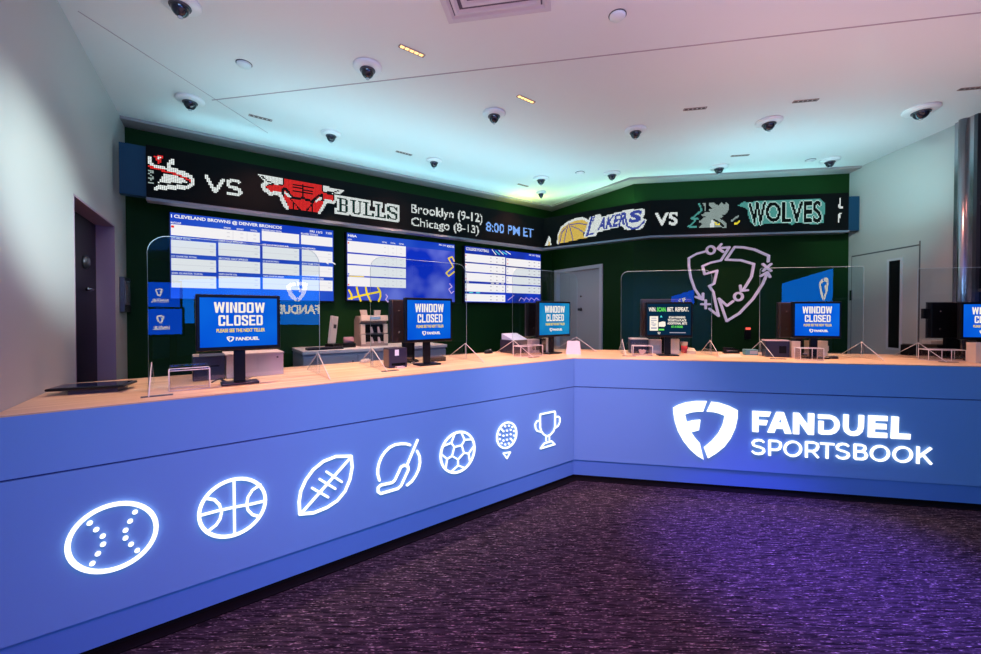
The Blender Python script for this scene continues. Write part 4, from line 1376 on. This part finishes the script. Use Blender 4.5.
touch(FA, 'dark brown back of a teller touchscreen beside the cash counter', 390.8, 425, 300, 342, .64, 0, M_brn)
cab('grey cable lying at the foot of the second screen', FA, [(408, 366), (414, 362.5), (420, 365.5), (430, 364), (437, 361.5)], .003, M_mauve)
cab('black cable looped in front of the brown touchscreen', FA, [(405, 361), (411, 358.5), (418, 361), (412, 363.5), (408, 361.5)], .003)
t, w, h, d = block('keypad', FA, 'thin black keypad lying right of the second screen stand', 'keypad', (431, 363), (446, 361), 357.8, .07, M_black, .003, ymin=.50)
for i in range(6): add(t, 'key_row', .01 + i * (w - .02) / 6, .01 + (i + .8) * (w - .02) / 6, .006, d - .006, h + .0002, h + .003, M_darkmetal)
def mouse(frame, label, px, py, m=M_darkmetal, rot=.4, k=1.0):
    p = fl2(frame, px, py)
    t = thing('computer_mouse', label, 'mouse', at(frame, p.x, p.y, CT), frame.rot + rot)
    b = MB()
    vs, fs = [], []
    n = 14
    prof = [(1, 0), (1, .012), (.9, .022), (.65, .031), (.3, .033), (0.02, .037)]
    for (r, z) in prof:
        for i in range(n):
            a = 2 * math.pi * i / n
            vs.append((.055 * k * r * math.cos(a), .032 * k * r * math.sin(a), z * k))
    for j in range(len(prof) - 1):
        for i in range(n):
            l = (i + 1) % n
            fs.append((j * n + i, j * n + l, (j + 1) * n + l, (j + 1) * n + i))
    fs.append(tuple(reversed(range(n)))); fs.append(tuple((len(prof) - 1) * n + i for i in range(n)))
    b.add(vs, fs, m, True)
    part('body', b, t)
    b = MB(); b.box(.02 * k, .036 * k, -.003, .003, .030 * k, .037 * k, M_white); part('wheel', b, t)
    return t
mouse(FA, 'small grey mouse lying on the counter left of the black printer', 365.5, 362.5, M_offw, .3, .9)
mouse(FA, 'dark mouse lying on the counter between second and third screens', 488.5, 353.3, M_black, .2)
mouse(FB, 'small dark mouse beside the cream boxes under the right screen', 833.5, 358.5, M_brn, .1, .7)

# station 3
t, w, h, d = block('ticket_printer', FA, 'navy ticket printer with an upright slip left of the pale blue screen', 'printer', (513, 353.5), (531, 352.5), 340.5, .20, M_navy, ymin=.60)
b = MB(); b.prism([(.02, h), (d, h), (d, h + .06)], 'x', .02, w - .02, mat('slip_blue_white', (.50, .58, .80), .4)); part('paper_slip', b, t)
t, w, h, d = block('card_reader', FA, 'grey card reader right behind the divided acrylic box', 'card reader', (531.5, 353.5), (541, 353), 339.5, .08, M_mauve, ymin=.54)
add(t, 'keypad', .01, w - .01, -.002, 0, h * .2, h * .6, M_darkmetal)
t, w, h, d = block('paper_box', FA, 'white box with folded side beneath the pale blue screen', 'box', (546.5, 355), (552.5, 354.5), 338.5, .09, M_white, .002, ymin=.512)
add(t, 'flap', w, w + .02, .0, .06, h * .5, h * .52, M_white)
t, w, h, d = block('power_unit', FA, 'black upright unit wedged between card reader and white box', 'power unit', (541.5, 354.5), (546, 354.2), 338.5, .09, M_black, .002, ymin=.512)
add(t, 'vent', .004, w - .004, -.002, 0, h * .6, h * .8, M_darkmetal)
touch(FA, 'black teller touchscreen back left of the pale blue screen', 527.3, 553, 303, 336, .66, 0)
# tent card in the corner
p = fl2(FB, 566, 354.3); q = fl2(FB, 581, 354.3)
t = thing('tent_card', 'white folded tent card standing at the bend of the counters', 'tent card', at(FB, p.x, (p.y + q.y) / 2, CT), FB.rot)
wv = q.x - p.x
for s_ in (0, 1):
    b = MB()
    dd = .07
    y0 = 0 if s_ == 0 else 2 * dd
    b.add([(0, y0, 0), (wv, y0, 0), (wv - .012, dd, .125), (.012, dd, .125), (0, y0 + .003, 0), (wv, y0 + .003, 0), (wv - .012, dd + .003, .125), (.012, dd + .003, .125)],
          [(0, 1, 2, 3), (7, 6, 5, 4), (0, 4, 5, 1), (3, 2, 6, 7), (0, 3, 7, 4), (1, 5, 6, 2)], mat('card_stock', (.50, .42, .50), .6))
    part('leaf', b, t)

# station 4
touch(FB, 'tan-topped teller touchscreen back behind the dark screen', 641, 691, 299.2, 337, .66, 0, M_brn)
t, w, h, d = block('ticket_printer', FB, 'dark ticket printer behind the crumpled slip box', 'printer', (630.5, 354.5), (648.5, 354.5), 339.5, .16, M_navy, ymin=.54)
add(t, 'lid', 0, w, 0, d, h, h + .01, M_offw)
t, w, h, d = block('card_reader', FB, 'pale grey card reader beside the beige carton', 'card reader', (649.5, 354), (661.8, 354), 339.5, .05, M_mauve, ymin=.54)
add(t, 'keypad', .015, w - .015, -.002, 0, h * .2, h * .6, M_greycab)
t, w, h, d = block('carton', FB, 'beige carton left of the red cup', 'carton', (667.6, 354.8), (679.6, 354.8), 339.3, .08, M_beige, .002, ymin=.515)
add(t, 'flap', .0, w, .0, .05, h + .0005, h + .003, M_beige); add(t, 'tape', w * .42, w * .58, -.001, 0, 0, h, M_cream)
p = fl2(FB, 684, 353)
t = thing('paper_cup', 'red and cream paper cup beside the beige carton', 'cup', at(FB, p.x, p.y, CT), FB.rot)
b = MB(); b.lathe([(.026, 0), (.031, .075)], mat('red_paper', (.55, .02, .02), .5), (0, 0, 0), 20); part('cup', b, t)
b = MB(); b.lathe([(.031, .0755), (.034, .11), (.035, .112)], M_cream, (0, 0, 0), 20); part('lid', b, t)
def paper(frame, label, pts, m=M_beige, th=.004, name='paper_slip'):
    v = [fl2(frame, *p) for p in pts]
    c = sum(v, Vector((0, 0))) / len(v)
    b = MB(); b.prism([(p.x - c.x, p.y - c.y) for p in v], 'z', .0005, th, m)
    o = part(name, b); o.location = at(frame, c.x, c.y, CT); o.rotation_euler = (0, 0, frame.rot)
    o['label'] = label; o['category'] = 'paper'
    return o
paper(FB, 'beige paper heap right of the red cup', [(687, 353.8), (696, 354.2), (694, 351), (688, 350.2)], M_beige, .03)
paper(FB, 'cream slips spread on the counter below the wall emblem', [(716, 357.2), (742, 357.6), (740, 354.6), (722, 354.4)], M_cream, .004)
# stapler-like tool
p = fl2(FB, 731, 353.4)
t = thing('stapler', 'black stapler lying on the counter below the wall emblem', 'stapler', at(FB, p.x, p.y, CT), FB.rot + .15)
b = MB(); b.box(-.075, .075, -.02, .02, 0, .012, M_black); part('base', b, t, .003)
b = MB(); b.prism([(-.075, .013), (.075, .013), (.078, .035), (.02, .055), (-.072, .060)], 'y', -.016, .016, M_black); part('arm', b, t, .003)
b = MB(); b.box(-.05, .06, -.0175, -.0162, .022, .030, M_metal); part('rail', b, t)
t, w, h, d = block('tape_dispenser', FB, 'teal and grey dispenser lying at the foot of the blue-reflecting shield', 'dispenser', (745.5, 355.2), (758.5, 355.2), 349.5, .07, mat('teal_plastic', (.10, .28, .34), .4))
add(t, 'label_panel', w * .35, w * .95, -.001, 0, h * .2, h * .8, M_greycab)
b = MB()
p = fl2(FB, 636, 352)
# slip in the acrylic box
p = fl2(FB, 642.5, 355.5)
t = thing('crumpled_slip', 'crumpled white slip inside the clear box under the dark screen', 'paper', at(FB, p.x, p.y + .03, CT), FB.rot)
for k, (dx, dz, r) in enumerate(((0, .03, .026), (.02, .04, .02), (-.015, .045, .016))):
    b = MB()
    vs = []
    for i in range(4):
        a = i * math.pi / 2 + k * .5
        vs.append((dx + r * math.cos(a), -.004 + .006 * k, dz + r * math.sin(a) - .002))
    vs += [(v[0], v[1] + .003, v[2]) for v in vs]
    b.add(vs, [(0, 1, 2, 3), (7, 6, 5, 4), (0, 4, 5, 1), (1, 5, 6, 2), (2, 6, 7, 3), (3, 7, 4, 0)], M_cream)
    part('fold', b, t)

# station 5
touch(FB, 'dark brown teller touchscreen back left of the right screen', 778.5, 815, 302.5, 338, .66, 0, M_brn)
t, w, h, d = block('ticket_printer', FB, 'purple-black ticket printer left of the cream boxes', 'printer', (766, 357.3), (790, 357.3), 341, .085, M_navy)
add(t, 'lid', 0, w, 0, d, h, h + .008, M_mauve); add(t, 'paper_slot', w * .55, w * .85, -.002, 0, h * .25, h * .7, M_black)
t, w, h, d = block('carton', FB, 'narrow cream carton left of the right screen stand', 'carton', (791.6, 357.6), (800.6, 357.6), 341.6, .08, M_beige, .002)
add(t, 'flap', 0, w, 0, .04, h, h + .003, M_cream)
t, w, h, d = block('carton', FB, 'wide cream carton right of the right screen stand', 'carton', (811.5, 356.2), (828, 356.2), 341.2, .12, M_beige, .002)
add(t, 'flap', 0, w, 0, .04, h, h + .003, M_cream); add(t, 'side_flap', w, w + .012, .01, .1, h * .35, h * .7, M_beige)
cab('dark cable trailing right of the wide cream carton', FB, [(826, 357), (832, 356.4), (838, 357), (830, 359), (826, 358.8)], .003, M_brn)
# station 6
t, w, z0, z1 = touch(FB, 'large black teller touchscreen back at the right end', 929.3, 975, 302.3, 338, .62, 0)
add(t, 'side_reader', -w / 2 - .05, -w / 2, -.01, .02, z0 + .17, z0 + .26, M_black, bevel=.003)
t, w, h, d = block('ticket_printer', FB, 'long low black printer under the large black touchscreen', 'printer', (909, 358.2), (961, 360), 345, .10, M_black, ymin=.775)
add(t, 'lid', .01, w - .01, .01, d - .01, h, h + .008, M_brn)
t, w, h, d = block('tray', FB, 'beige tray on top of the long low black printer', 'tray', (931, 349), (960, 350), 340.5, .10, M_offw, z=CT + h + .009, ymin=.78)
t, w, h, d = block('carton', FB, 'beige carton right of the last screen stand', 'carton', (976, 363), (990, 363.5), 343, .08, M_beige, .002)
add(t, 'flap', 0, w, 0, .04, h, h + .003, M_cream)

# ================================================================== BACK CABINET and what stands on it
xc0 = WA.uv(303.5, 350, -.6)[0]; xc1 = WA.uv(446.5, 350, -.6)[0]
CZ = 1.085
t = thing('back_cabinet', 'low grey cabinet along the green wall below the televisions', 'cabinet', at(WA, xc0, 0, 0), WA.rot)
wc = xc1 - xc0
add(t, 'body', 0, wc, -.57, -.002, 0, CZ - .036, M_greycab)
add(t, 'top', -.01, wc + .01, -.60, -.002, CZ - .035, CZ, M_greytop, bevel=.004)
n = max(2, int(round(wc / .6)))
for i in range(n):
    dr = add(t, 'door', i * wc / n + .004, (i + 1) * wc / n - .004, -.59, -.5705, .08, CZ - .06, M_greycab, bevel=.002)
    add(dr, 'handle', (i + 1) * wc / n - .06, (i + 1) * wc / n - .045, -.605, -.5905, CZ - .25, CZ - .12, M_metal)
# cash counter
yk = -.34
x0 = WA.uv(361, 330, yk)[0]; x1 = WA.uv(388, 330, yk)[0]
w = x1 - x0
zz = WA.uv(372, 316, yk)[1] - CZ
print('cash counter', w, zz)
t = thing('cash_counting_machine', 'beige cash counting machine with two pockets on the grey cabinet', 'cash counter', at(WA, x0, yk, CZ), WA.rot)
b = MB(); b.prism([(0.0, 0), (.26, 0), (.26, zz * .85), (.20, zz), (.06, zz), (.045, zz * .78), (.075, zz * .74), (.03, zz * .44), (.06, zz * .42), (.0, zz * .12)], 'x', .0, w, M_taupe); part('body', b, t)
rotm = Matrix.Rotation(math.radians(-14), 3, 'X')
b = MB(); b.box(.0, w, -.005, .02, zz * .80, zz * .99, M_cream, rotm, (w / 2, .05, zz * .9)); hd = part('control_panel', b, t, .004)
b = MB(); b.box(w * .32, w * .70, -.010, -.0055, zz * .85, zz * .94, emis('grey_blue_display', (.35, .42, .62), .8), rotm, (w / 2, .05, zz * .9)); part('display', b, hd)
for k, (a, c, nm) in enumerate(((.44, .72, 'upper_pocket'), (.10, .38, 'lower_pocket'))):
    b = MB(); b.box(w * .16, w * .84, -.004 - .02 * k + .03, .05, zz * a, zz * c, M_blackm); pk = part(nm, b, t)
    for xx in (.0, .84):
        b = MB(); b.box(w * xx, w * (xx + .16), -.012 - .015 * k + .02, .05, zz * (a - .02), zz * (c + .01), M_cream); part('pocket_cheek', b, pk, .003)
    for xx in (.36, .62):
        b = MB(); b.prism([(w * xx, zz * a), (w * (xx + .1), zz * a), (w * (xx + .04), zz * (a + .2)), (w * (xx - .01), zz * (a + .2))], 'y', .0 - .015 * k, .02 - .015 * k, M_mauve); part('paddle', b, pk)
for (xa, dx) in ((.10, -.04), (.56, .03)):
    b = MB(); b.prism([(w * xa, zz * .99), (w * (xa + .22), zz * .99), (w * (xa + .22 + dx), zz * 1.2), (w * (xa + dx - .03), zz * 1.2)], 'y', .07, .09, M_cream); part('hopper_guide', b, t)
# handset / small things
xh = WA.uv(333, 330, -.36)[0]; zh = WA.uv(333, 316, -.36)[1] - CZ
t = thing('payment_terminal', 'white upright payment terminal leaning on the grey cabinet', 'payment terminal', at(WA, xh, -.36, CZ), WA.rot + .5)
rm = Matrix.Rotation(math.radians(-14), 3, 'Y') @ Matrix.Rotation(math.radians(-12), 3, 'X')
b = MB(); b.box(-.045, .045, -.015, .015, .05, zh, M_offw, Matrix.Rotation(math.radians(8), 3, 'Y')); part('body', b, t, .006)
b = MB(); b.box(-.012, .025, -.0185, -.0155, zh * .62, zh * .74, M_darkmetal, Matrix.Rotation(math.radians(8), 3, 'Y'), (0, 0, zh * .55)); part('display', b, t)
b = MB(); b.box(-.06, .06, -.06, .06, 0, .05, M_black); part('cradle', b, t, .006)
x = WA.uv(348.5, 338, -.34)[0]
t = thing('receipt_roll', 'mauve roll in a black holder beside the cash machine', 'roll', at(WA, x, -.34, CZ), WA.rot)
b = MB(); b.box(-.07, .07, -.04, .05, 0, .045, M_black); part('holder', b, t, .004)
b = MB(); b.lathe([(0, -.05), (.036, -.05), (.036, .05), (0, .05)], mat('mauve_paper', (.42, .22, .28), .6), (0, .0, .0815), 20, axis='x'); part('roll', b, t)
x = WA.uv(322, 345, -.42)[0]
t = thing('keyboard', 'black keyboard lying on the left end of the grey cabinet', 'keyboard', at(WA, x, -.44, CZ), WA.rot)
b = MB(); b.box(-.16, .2, -.07, .06, 0, .018, M_black); part('body', b, t, .004)
for r in range(4):
    add(t, 'key_row', -.15, .19, -.062 + r * .03, -.037 + r * .03, .0182, .024, M_darkmetal)

# ================================================================== CEILING FITTINGS
M_bub = mat('dome_smoked_glass', (.006, .010, .022), .08, coat=.5)
def dome(label, px, py, r=.098):
    p = onz(px, py, CEIL)
    t = thing('dome_camera', label, 'security camera', (p.x, p.y, CEIL), 0, 'dome cameras under the ceiling')
    b = MB(); b.lathe([(r * .99, 0), (r, -.012), (r * .93, -.022), (r * .52, -.027)], M_white, seg=32); part('trim_ring', b, t)
    b = MB(); b.lathe([(r * .48, -.0205), (r * .46, -.040), (r * .39, -.060), (r * .27, -.076), (r * .12, -.084), (.001, -.086)], M_bub, seg=24); part('dome', b, t)
    b = MB(); b.lathe([(r * .52, -.0275), (r * .54, -.032), (r * .51, -.038), (r * .49, -.038)], M_darkmetal, seg=24); part('collar', b, t)
    b = MB(); b.lathe([(.001, -.0865), (.012, -.0862), (.013, -.091), (.001, -.094)], mat('lens_glint', (.5, .55, .6), .1), seg=12); part('glint_disc', b, t)  # small pale disc painted in as a glint under the dome
dl_ = [((367.5, 66), 'dome camera nearest the ceiling grille and first lit amber strip', .098), ((190, 99), 'dome camera above the left end of the ticker by the corner', .098),
       ((180, 1), 'dome camera cut off by the top edge of the picture', .098), ((331, 133), 'dome camera above the red logo between ceiling joint and ticker', .09), ((434, 160), 'dome camera above the two small lines of ticker text', .085),
       ((494, 113), 'dome camera left below the small lit amber strip', .098), ((541, 178), 'dome camera over the inner bend of the ticker', .10), ((541, 192), 'smallest dome camera, tucked in the inner ceiling corner', .072),
       ((612, 173), 'dome camera above the word after the yellow basketball logo', .10), ((635.5, 129.5), 'dome camera left below the dark strip at mid ceiling', .098), ((769, 121), 'dome camera midway above the wolf lettering', .105),
       ((719, 166.5), 'dome camera close above the grey wolf head', .10), ((830, 159.5), 'dome camera close to the right corner above the ticker end', .095), ((921, 109), 'dome camera nearest the metal column at right', .12)]
for (p, lab, r) in dl_: dome(lab, p[0], p[1], r)
def detector(label, px, py, r=.045, m=M_white):
    p = onz(px, py, CEIL)
    t = thing('ceiling_sensor', label, 'sensor', (p.x, p.y, CEIL), 0, 'round ceiling sensors')
    b = MB(); b.lathe([(r, 0), (r, -.010), (r * .9, -.016), (.001, -.018)], m, seg=28); part('cover', b, t)
    b = MB(); b.lathe([(r * 1.12, 0), (r * 1.12, -.003), (r * 1.01, -.003)], M_darkmetal, seg=28); part('rim', b, t)
detector('small round cover on the ceiling left of the first dome cameras', 244, 63.5)
detector('small round cover on the ceiling right of the square grille', 617.5, 15, .045)
detector('small round cover on the ceiling over the diagonal wall', 580, 172.5, .05)
detector('tiny round cover beside the dome camera at the right corner', 810.5, 160, .045)
LIT = []
def strip(label, px, py, frame, lit, L=.18):
    p = onz(px, py, CEIL)
    t = thing('linear_downlight', label, 'ceiling light', (p.x, p.y, CEIL), frame.rot, 'five-cell linear downlights')
    b = MB(); w = .034
    b.box(-L / 2, L / 2, -w / 2, -w / 2 + .004, -.006, 0, M_taupe); b.box(-L / 2, L / 2, w / 2 - .004, w / 2, -.006, 0, M_taupe)
    b.box(-L / 2, -L / 2 + .004, -w / 2 + .004, w / 2 - .004, -.006, 0, M_taupe); b.box(L / 2 - .004, L / 2, -w / 2 + .004, w / 2 - .004, -.006, 0, M_taupe)
    part('frame', b, t)
    n = 5
    for i in range(n):
        cx = -L / 2 + .006 + (i + .5) * (L - .012) / n
        b = MB(); b.box(cx - .0105, cx + .0105, -w / 2 + .005, w / 2 - .005, -.004, -.0005, M_orange if lit else M_brn)
        part('cell', b, t)
    return p
ss = [((412, 50.5), FA, 1, 'lit amber strip light near the first dome camera'), ((526, 99), FA, 1, 'smaller lit amber strip light right of a dome camera'), ((260.5, 117.5), FA, 0, 'unlit strip light nearest the left end of the ticker'),
      ((404, 153), FA, 0, 'unlit strip light above the white block lettering'), ((523, 185), FA, 0, 'unlit strip light near the inner bend of the ceiling'), ((695, 108.5), FB, 0, 'reddish unlit strip light at mid ceiling, left one'),
      ((805.5, 100.5), FB, 0, 'reddish unlit strip light at mid ceiling, right one'), ((973, 88), FB, 0, 'unlit strip light cut by the right picture edge'), ((740, 155.3), FB, 0, 'unlit strip light above the wolf logo')]
SP = [strip(l, p[0], p[1], f, lit) for (p, f, lit, l) in ss]
# air grille
g1 = onz(449, 22, CEIL); g2 = onz(551, 9, CEIL)
gf = Frame((g1.x, g1.y), (g2.x, g2.y))
S_L = gf.len
t = thing('air_grille', 'square louvred air grille on the ceiling at the top edge', 'air vent', at(gf, S_L / 2, -S_L / 2, CEIL), gf.rot)
M_gr = mat('grille_paint', (.62, .56, .62), .5)
for k in range(5):
    ro = S_L / 2 - k * .055; ri = ro - (.03 if k == 0 else .016)
    zo = -.004 - .006 * k if k else -.012
    b = MB()
    vs = []
    for (r, z) in ((ro, 0), (ro, -.012), (ri, -.012), (ri - .02, 0)):
        vs += [(-r, -r, z), (r, -r, z), (r, r, z), (-r, r, z)]
    fs = []
    for a in range(3):
        for i in range(4):
            j = (i + 1) % 4
            fs.append((a * 4 + i, a * 4 + j, (a + 1) * 4 + j, (a + 1) * 4 + i))
    b.add(vs, fs, M_gr); part('louvre', b, t)
b = MB(); b.box(-S_L / 2 + .02, S_L / 2 - .02, -S_L / 2 + .02, S_L / 2 - .02, -.0025, -.0005, mat('grille_shadow', (.10, .07, .12), .8)); part('backing', b, t)

# ================================================================== SCREENS behind the photographer (seen mirrored in the shields)
M_rs = emis('rear_screen_blue', (0.0, 0.17, 0.85), 6.0)
M_rs2 = emis('rear_screen_royal', (0.0, 0.07, 0.75), 6.5)
M_rw = emis('rear_screen_white', (1.0, 0.93, 0.80), 6.0)
def refl(frame, yl, px, py):
    d = ray(px, py); n = Vector((frame.n.x, frame.n.y, 0))
    dn = d.dot(n)
    o = Vector((frame.w(0, yl).x, frame.w(0, yl).y, 0))
    k = o.dot(n) / dn
    P = Vector((0, 0, HC)) + d * k
    r = d - 2 * dn * n
    return P, r.normalized(), k
def rear_screen(label, frame, yl, xl, xr, yt, yb, dl, dr, m, draw):
    """distances beyond the glass at the left and right picture columns"""
    Pl, rl, _ = refl(frame, yl, xl, 313); Pr, rr, _ = refl(frame, yl, xr, 313)
    a = Pl + rl * dl; c = Pr + rr * dr
    f = Frame((c.x, c.y), (a.x, a.y))       # mirrored: picture right is the screen's left
    Pt, rt, _ = refl(frame, yl, xr, yt); Pb, rb, _ = refl(frame, yl, xr, yb)
    hz = math.hypot(rt.x, rt.y); z1 = Pt.z + rt.z / hz * dr
    hz = math.hypot(rb.x, rb.y); z0 = Pb.z + rb.z / hz * dr
    z1 = min(z1, CEIL - .05)
    print('rear', label[:30], [round(v, 2) for v in (a.x, a.y, c.x, c.y, z0, z1, f.len)])
    t = thing('wall_display', label, 'display', at(f, 0, 0, z0), f.rot)
    w, h = f.len, z1 - z0
    add(t, 'case', -.03, w + .03, .002, .06, -.03, h + .03, M_black)
    b = MB(); b.rect(0, 0, w, h, 0, m); draw(b, w, h); part('screen', b, t)
    # slim legs down to the floor
    for x in (w * .2, w * .8): add(t, 'leg', x - .03, x + .03, .061, .10, -z0, h * .5, M_black)
    return t
def d_big(b, w, h):
    small_shield(b, w * .155, h * .40, w * .29, h * .84, -.002, M_rw)
    b.text('FANDUEL', w * .08, h * .19, w * .42, h * .34, -.002, M_rw, .04)
    small_shield(b, w * .80, h * .45, w * .97, h * .97, -.002, M_rw)
def d_small(b, w, h):
    small_shield(b, w * .44, h * .42, w * .62, h * .76, -.002, M_rw)
    b.text('FANDUEL', w * .30, h * .18, w * .72, h * .33, -.002, M_rw, .03)
def d_logo(b, w, h):
    small_shield(b, w * .16, h * .05, w * .44, h * .66, -.002, M_rw)
f = Frame((4.99, -1.40), (5.36, -7.0))
t = thing('wall_display', 'long blue display on the right side of the room behind the photographer', 'display', at(f, 0, 0, 1.18), f.rot)
w, h = f.len, 1.21
Yx = lambda yy: (-1.40 - yy)          # distance along the display for a world y
add(t, 'case', -.03, w + .03, .002, .08, -.03, h + .03, M_black)
b = MB(); b.rect(0, 0, w, h, 0, M_rs)
b.text('FANDUEL', Yx(-2.14), .26, Yx(-3.62), .49, -.002, M_rw, .04)
small_shield(b, Yx(-2.50), .55, Yx(-3.16), 1.06, -.002, M_rw)
part('screen', b, t)
for x in (w * .1, w * .5, w * .9): add(t, 'leg', x - .04, x + .04, .081, .14, -1.18, h * .5, M_black)
rear_screen('upper of two stacked royal blue displays behind the photographer', FA, .367, 140, 180, 283, 307, 4.0, 4.0, M_rs2, d_small)
rear_screen('lower of two stacked royal blue displays behind the photographer', FA, .367, 140, 182, 309, 334, 4.0, 4.0, M_rs2, d_small)
rear_screen('small blue display at the rear centre', FB, .497, 671, 694, 289.5, 304, 12.2, 7.4, M_rs2, lambda b, w, h: small_shield(b, w * .3, h * .1, w * .6, h * .6, -.002, M_rw))

# ================================================================== LIGHT
def area(name, loc, rot, sx, sy, col, power, shape='RECTANGLE', spread=180):
    l = bpy.data.lights.new(name, 'AREA'); l.shape = shape; l.size = sx; l.size_y = sy
    l.color = col; l.energy = power; l.spread = math.radians(spread)
    o = bpy.data.objects.new(name, l); C.objects.link(o); o.location = loc; o.rotation_euler = rot
    return o
def spot(name, loc, target, col, power, ang, blend=.6, rad=.05):
    l = bpy.data.lights.new(name, 'SPOT'); l.color = col; l.energy = power; l.spot_size = math.radians(ang); l.spot_blend = blend; l.shadow_soft_size = rad
    o = bpy.data.objects.new(name, l); C.objects.link(o); o.location = loc
    d = Vector(target) - Vector(loc); o.rotation_euler = d.to_track_quat('-Z', 'Y').to_euler()
    return o
# cove strips on top of the ticker, washing the ceiling edge and the green wall
for i, (f, col, pw) in enumerate(((Lfr[0], (.35, .85, 1.0), 6), (Lfr[1], (.45, 1.0, .60), 3), (Lfr[2], (.35, .95, .95), 3))):
    p = f.w(f.len / 2, .05)
    area('cove_strip_light', (p.x, p.y, ZT + .03), (math.pi, 0, f.rot), f.len * .92, .05, col, pw)
    p = f.w(f.len / 2, -.75 if i != 1 else -.5)
    area('ceiling_cyan_fill', (p.x, p.y, 2.3), (math.pi, 0, f.rot), f.len * .8, .5, (.40, .86, 1.0), (22, 5, 12)[i])  # added uplight floating without a fixture, spreads cyan over the ceiling
p = Lfr[0].w(Lfr[0].len - .25, .05)
area('cove_corner_light', (p.x, p.y, ZT + .04), (math.pi, 0, 0), .4, .06, (.8, 1.0, .10), 2.5)
# amber downlights over the counters
for k, p in enumerate(SP):
    spot('amber_downlight', (p.x, p.y, CEIL - .02), (p.x, p.y, 0), (1.0, .36, .26), 50, 100, .8, .04)
for k in range(5):
    q = FA.w(-.2 - .62 * k, .42)
    spot('counter_downlight', (q.x, q.y, CEIL - .03), (q.x, q.y, 0), (1.0, .64, .40), 160, 44, .9, .05)
for k in range(5):
    q = FB.w(.35 + .62 * k, .42)
    spot('counter_downlight', (q.x, q.y, CEIL - .03), (q.x, q.y, 0), (1.0, .64, .40), 160, 44, .9, .05)
for k in range(3):
    q = WA.w(xc0 + .3 + .65 * k, -.75)
    tq = WA.w(xc0 + .3 + .65 * k, -.3)
    spot('cabinet_downlight', (q.x, q.y, 2.75), (tq.x, tq.y, 1.1), (1.0, .60, .38), 60, 60, .9, .05)
# blue room light on the ceiling behind the photographer, then added fills
area('room_blue_light', (-.1, -1.6, 3.12), (math.radians(48), 0, math.radians(10)), 3.0, 1.0, (.38, .64, 1.0), 150)
area('violet_ceiling_fill', (2.8, -.3, 2.3), (math.radians(180), 0, 0), 3.5, 2.2, (.34, .32, 1.0), 50)  # added floating uplight, gives the ceiling its violet cast
area('pink_ceiling_fill', (.2, 1.3, 2.3), (math.radians(180), 0, 0), 3.2, 1.6, (1.0, .60, .64), 12)  # added floating uplight, no fixture, tints the ceiling pink
area('pink_ceiling_fill', (2.6, 2.4, 2.3), (math.radians(180), 0, 0), 2.6, .9, (1.0, .62, .56), 7.5)  # second added pink uplight, also without a fixture
area('rear_room_fill', (1.0, -6.5, 3.1), (0, 0, 0), 4.0, 2.0, (.45, .75, 1.0), 160)  # added to brighten the rear walls mirrored in the shields
spot('corner_pink_fill', (1.0, 1.3, CEIL - .05), (corner.x, corner.y, .75), (1.0, .58, .80), 360, 48, 1.0, .15)  # added spot, turns the counter corner lavender
spot('left_violet_fill', (.5, .3, CEIL - .05), (-1.9, 1.6, .5), (1.0, .42, .85), 120, 50, 1.0, .15)  # added purple fill for the left end of the counter
spot('mid_blue_light', (.6, .8, CEIL - .05), (-.35, 2.72, .75), (.30, .80, 1.0), 160, 46, 1.0, .15)
wp = FL.w(.55, 0)
spot('wall_highlight_spot', (1.2, .6, CEIL - .08), (wp.x, wp.y, 2.0), (.78, 1.0, 1.0), 1700, 17, 1.0, .1)  # added spot imitating a glossy highlight on the left wall
wp = WR.w(.45, 0)
spot('wall_highlight_spot', (2.2, 2.4, CEIL - .08), (wp.x, wp.y, 2.55), (.62, 1.0, .92), 220, 34, 1.0, .1)  # added spot standing in for the ticker's glow on the right wall
spot('carpet_blue_spot', (1.9, 2.2, CEIL - .03), (1.95, 2.45, 0), (.20, .10, 1.0), 1700, 42, 1.0, .1)
spot('carpet_violet_spot', (.2, .8, CEIL - .03), (.3, 1.9, 0), (1.0, .14, .42), 420, 95, 1.0, .1)

w = bpy.data.worlds.new('world'); scn.world = w; w.use_nodes = True
w.node_tree.nodes['Background'].inputs[0].default_value = (.10, .12, .2, 1)
w.node_tree.nodes['Background'].inputs[1].default_value = .3

scn.view_settings.view_transform = 'Standard'
scn.view_settings.look = 'None'
scn.view_settings.exposure = 0.0
scn.view_settings.gamma = 1.0
scn.view_settings.use_curve_mapping = False
scn.cycles.max_bounces = 8
scn.cycles.transparent_max_bounces = 24
scn.cycles.diffuse_bounces = 4
scn.cycles.glossy_bounces = 4
scn.cycles.sample_clamp_indirect = 6
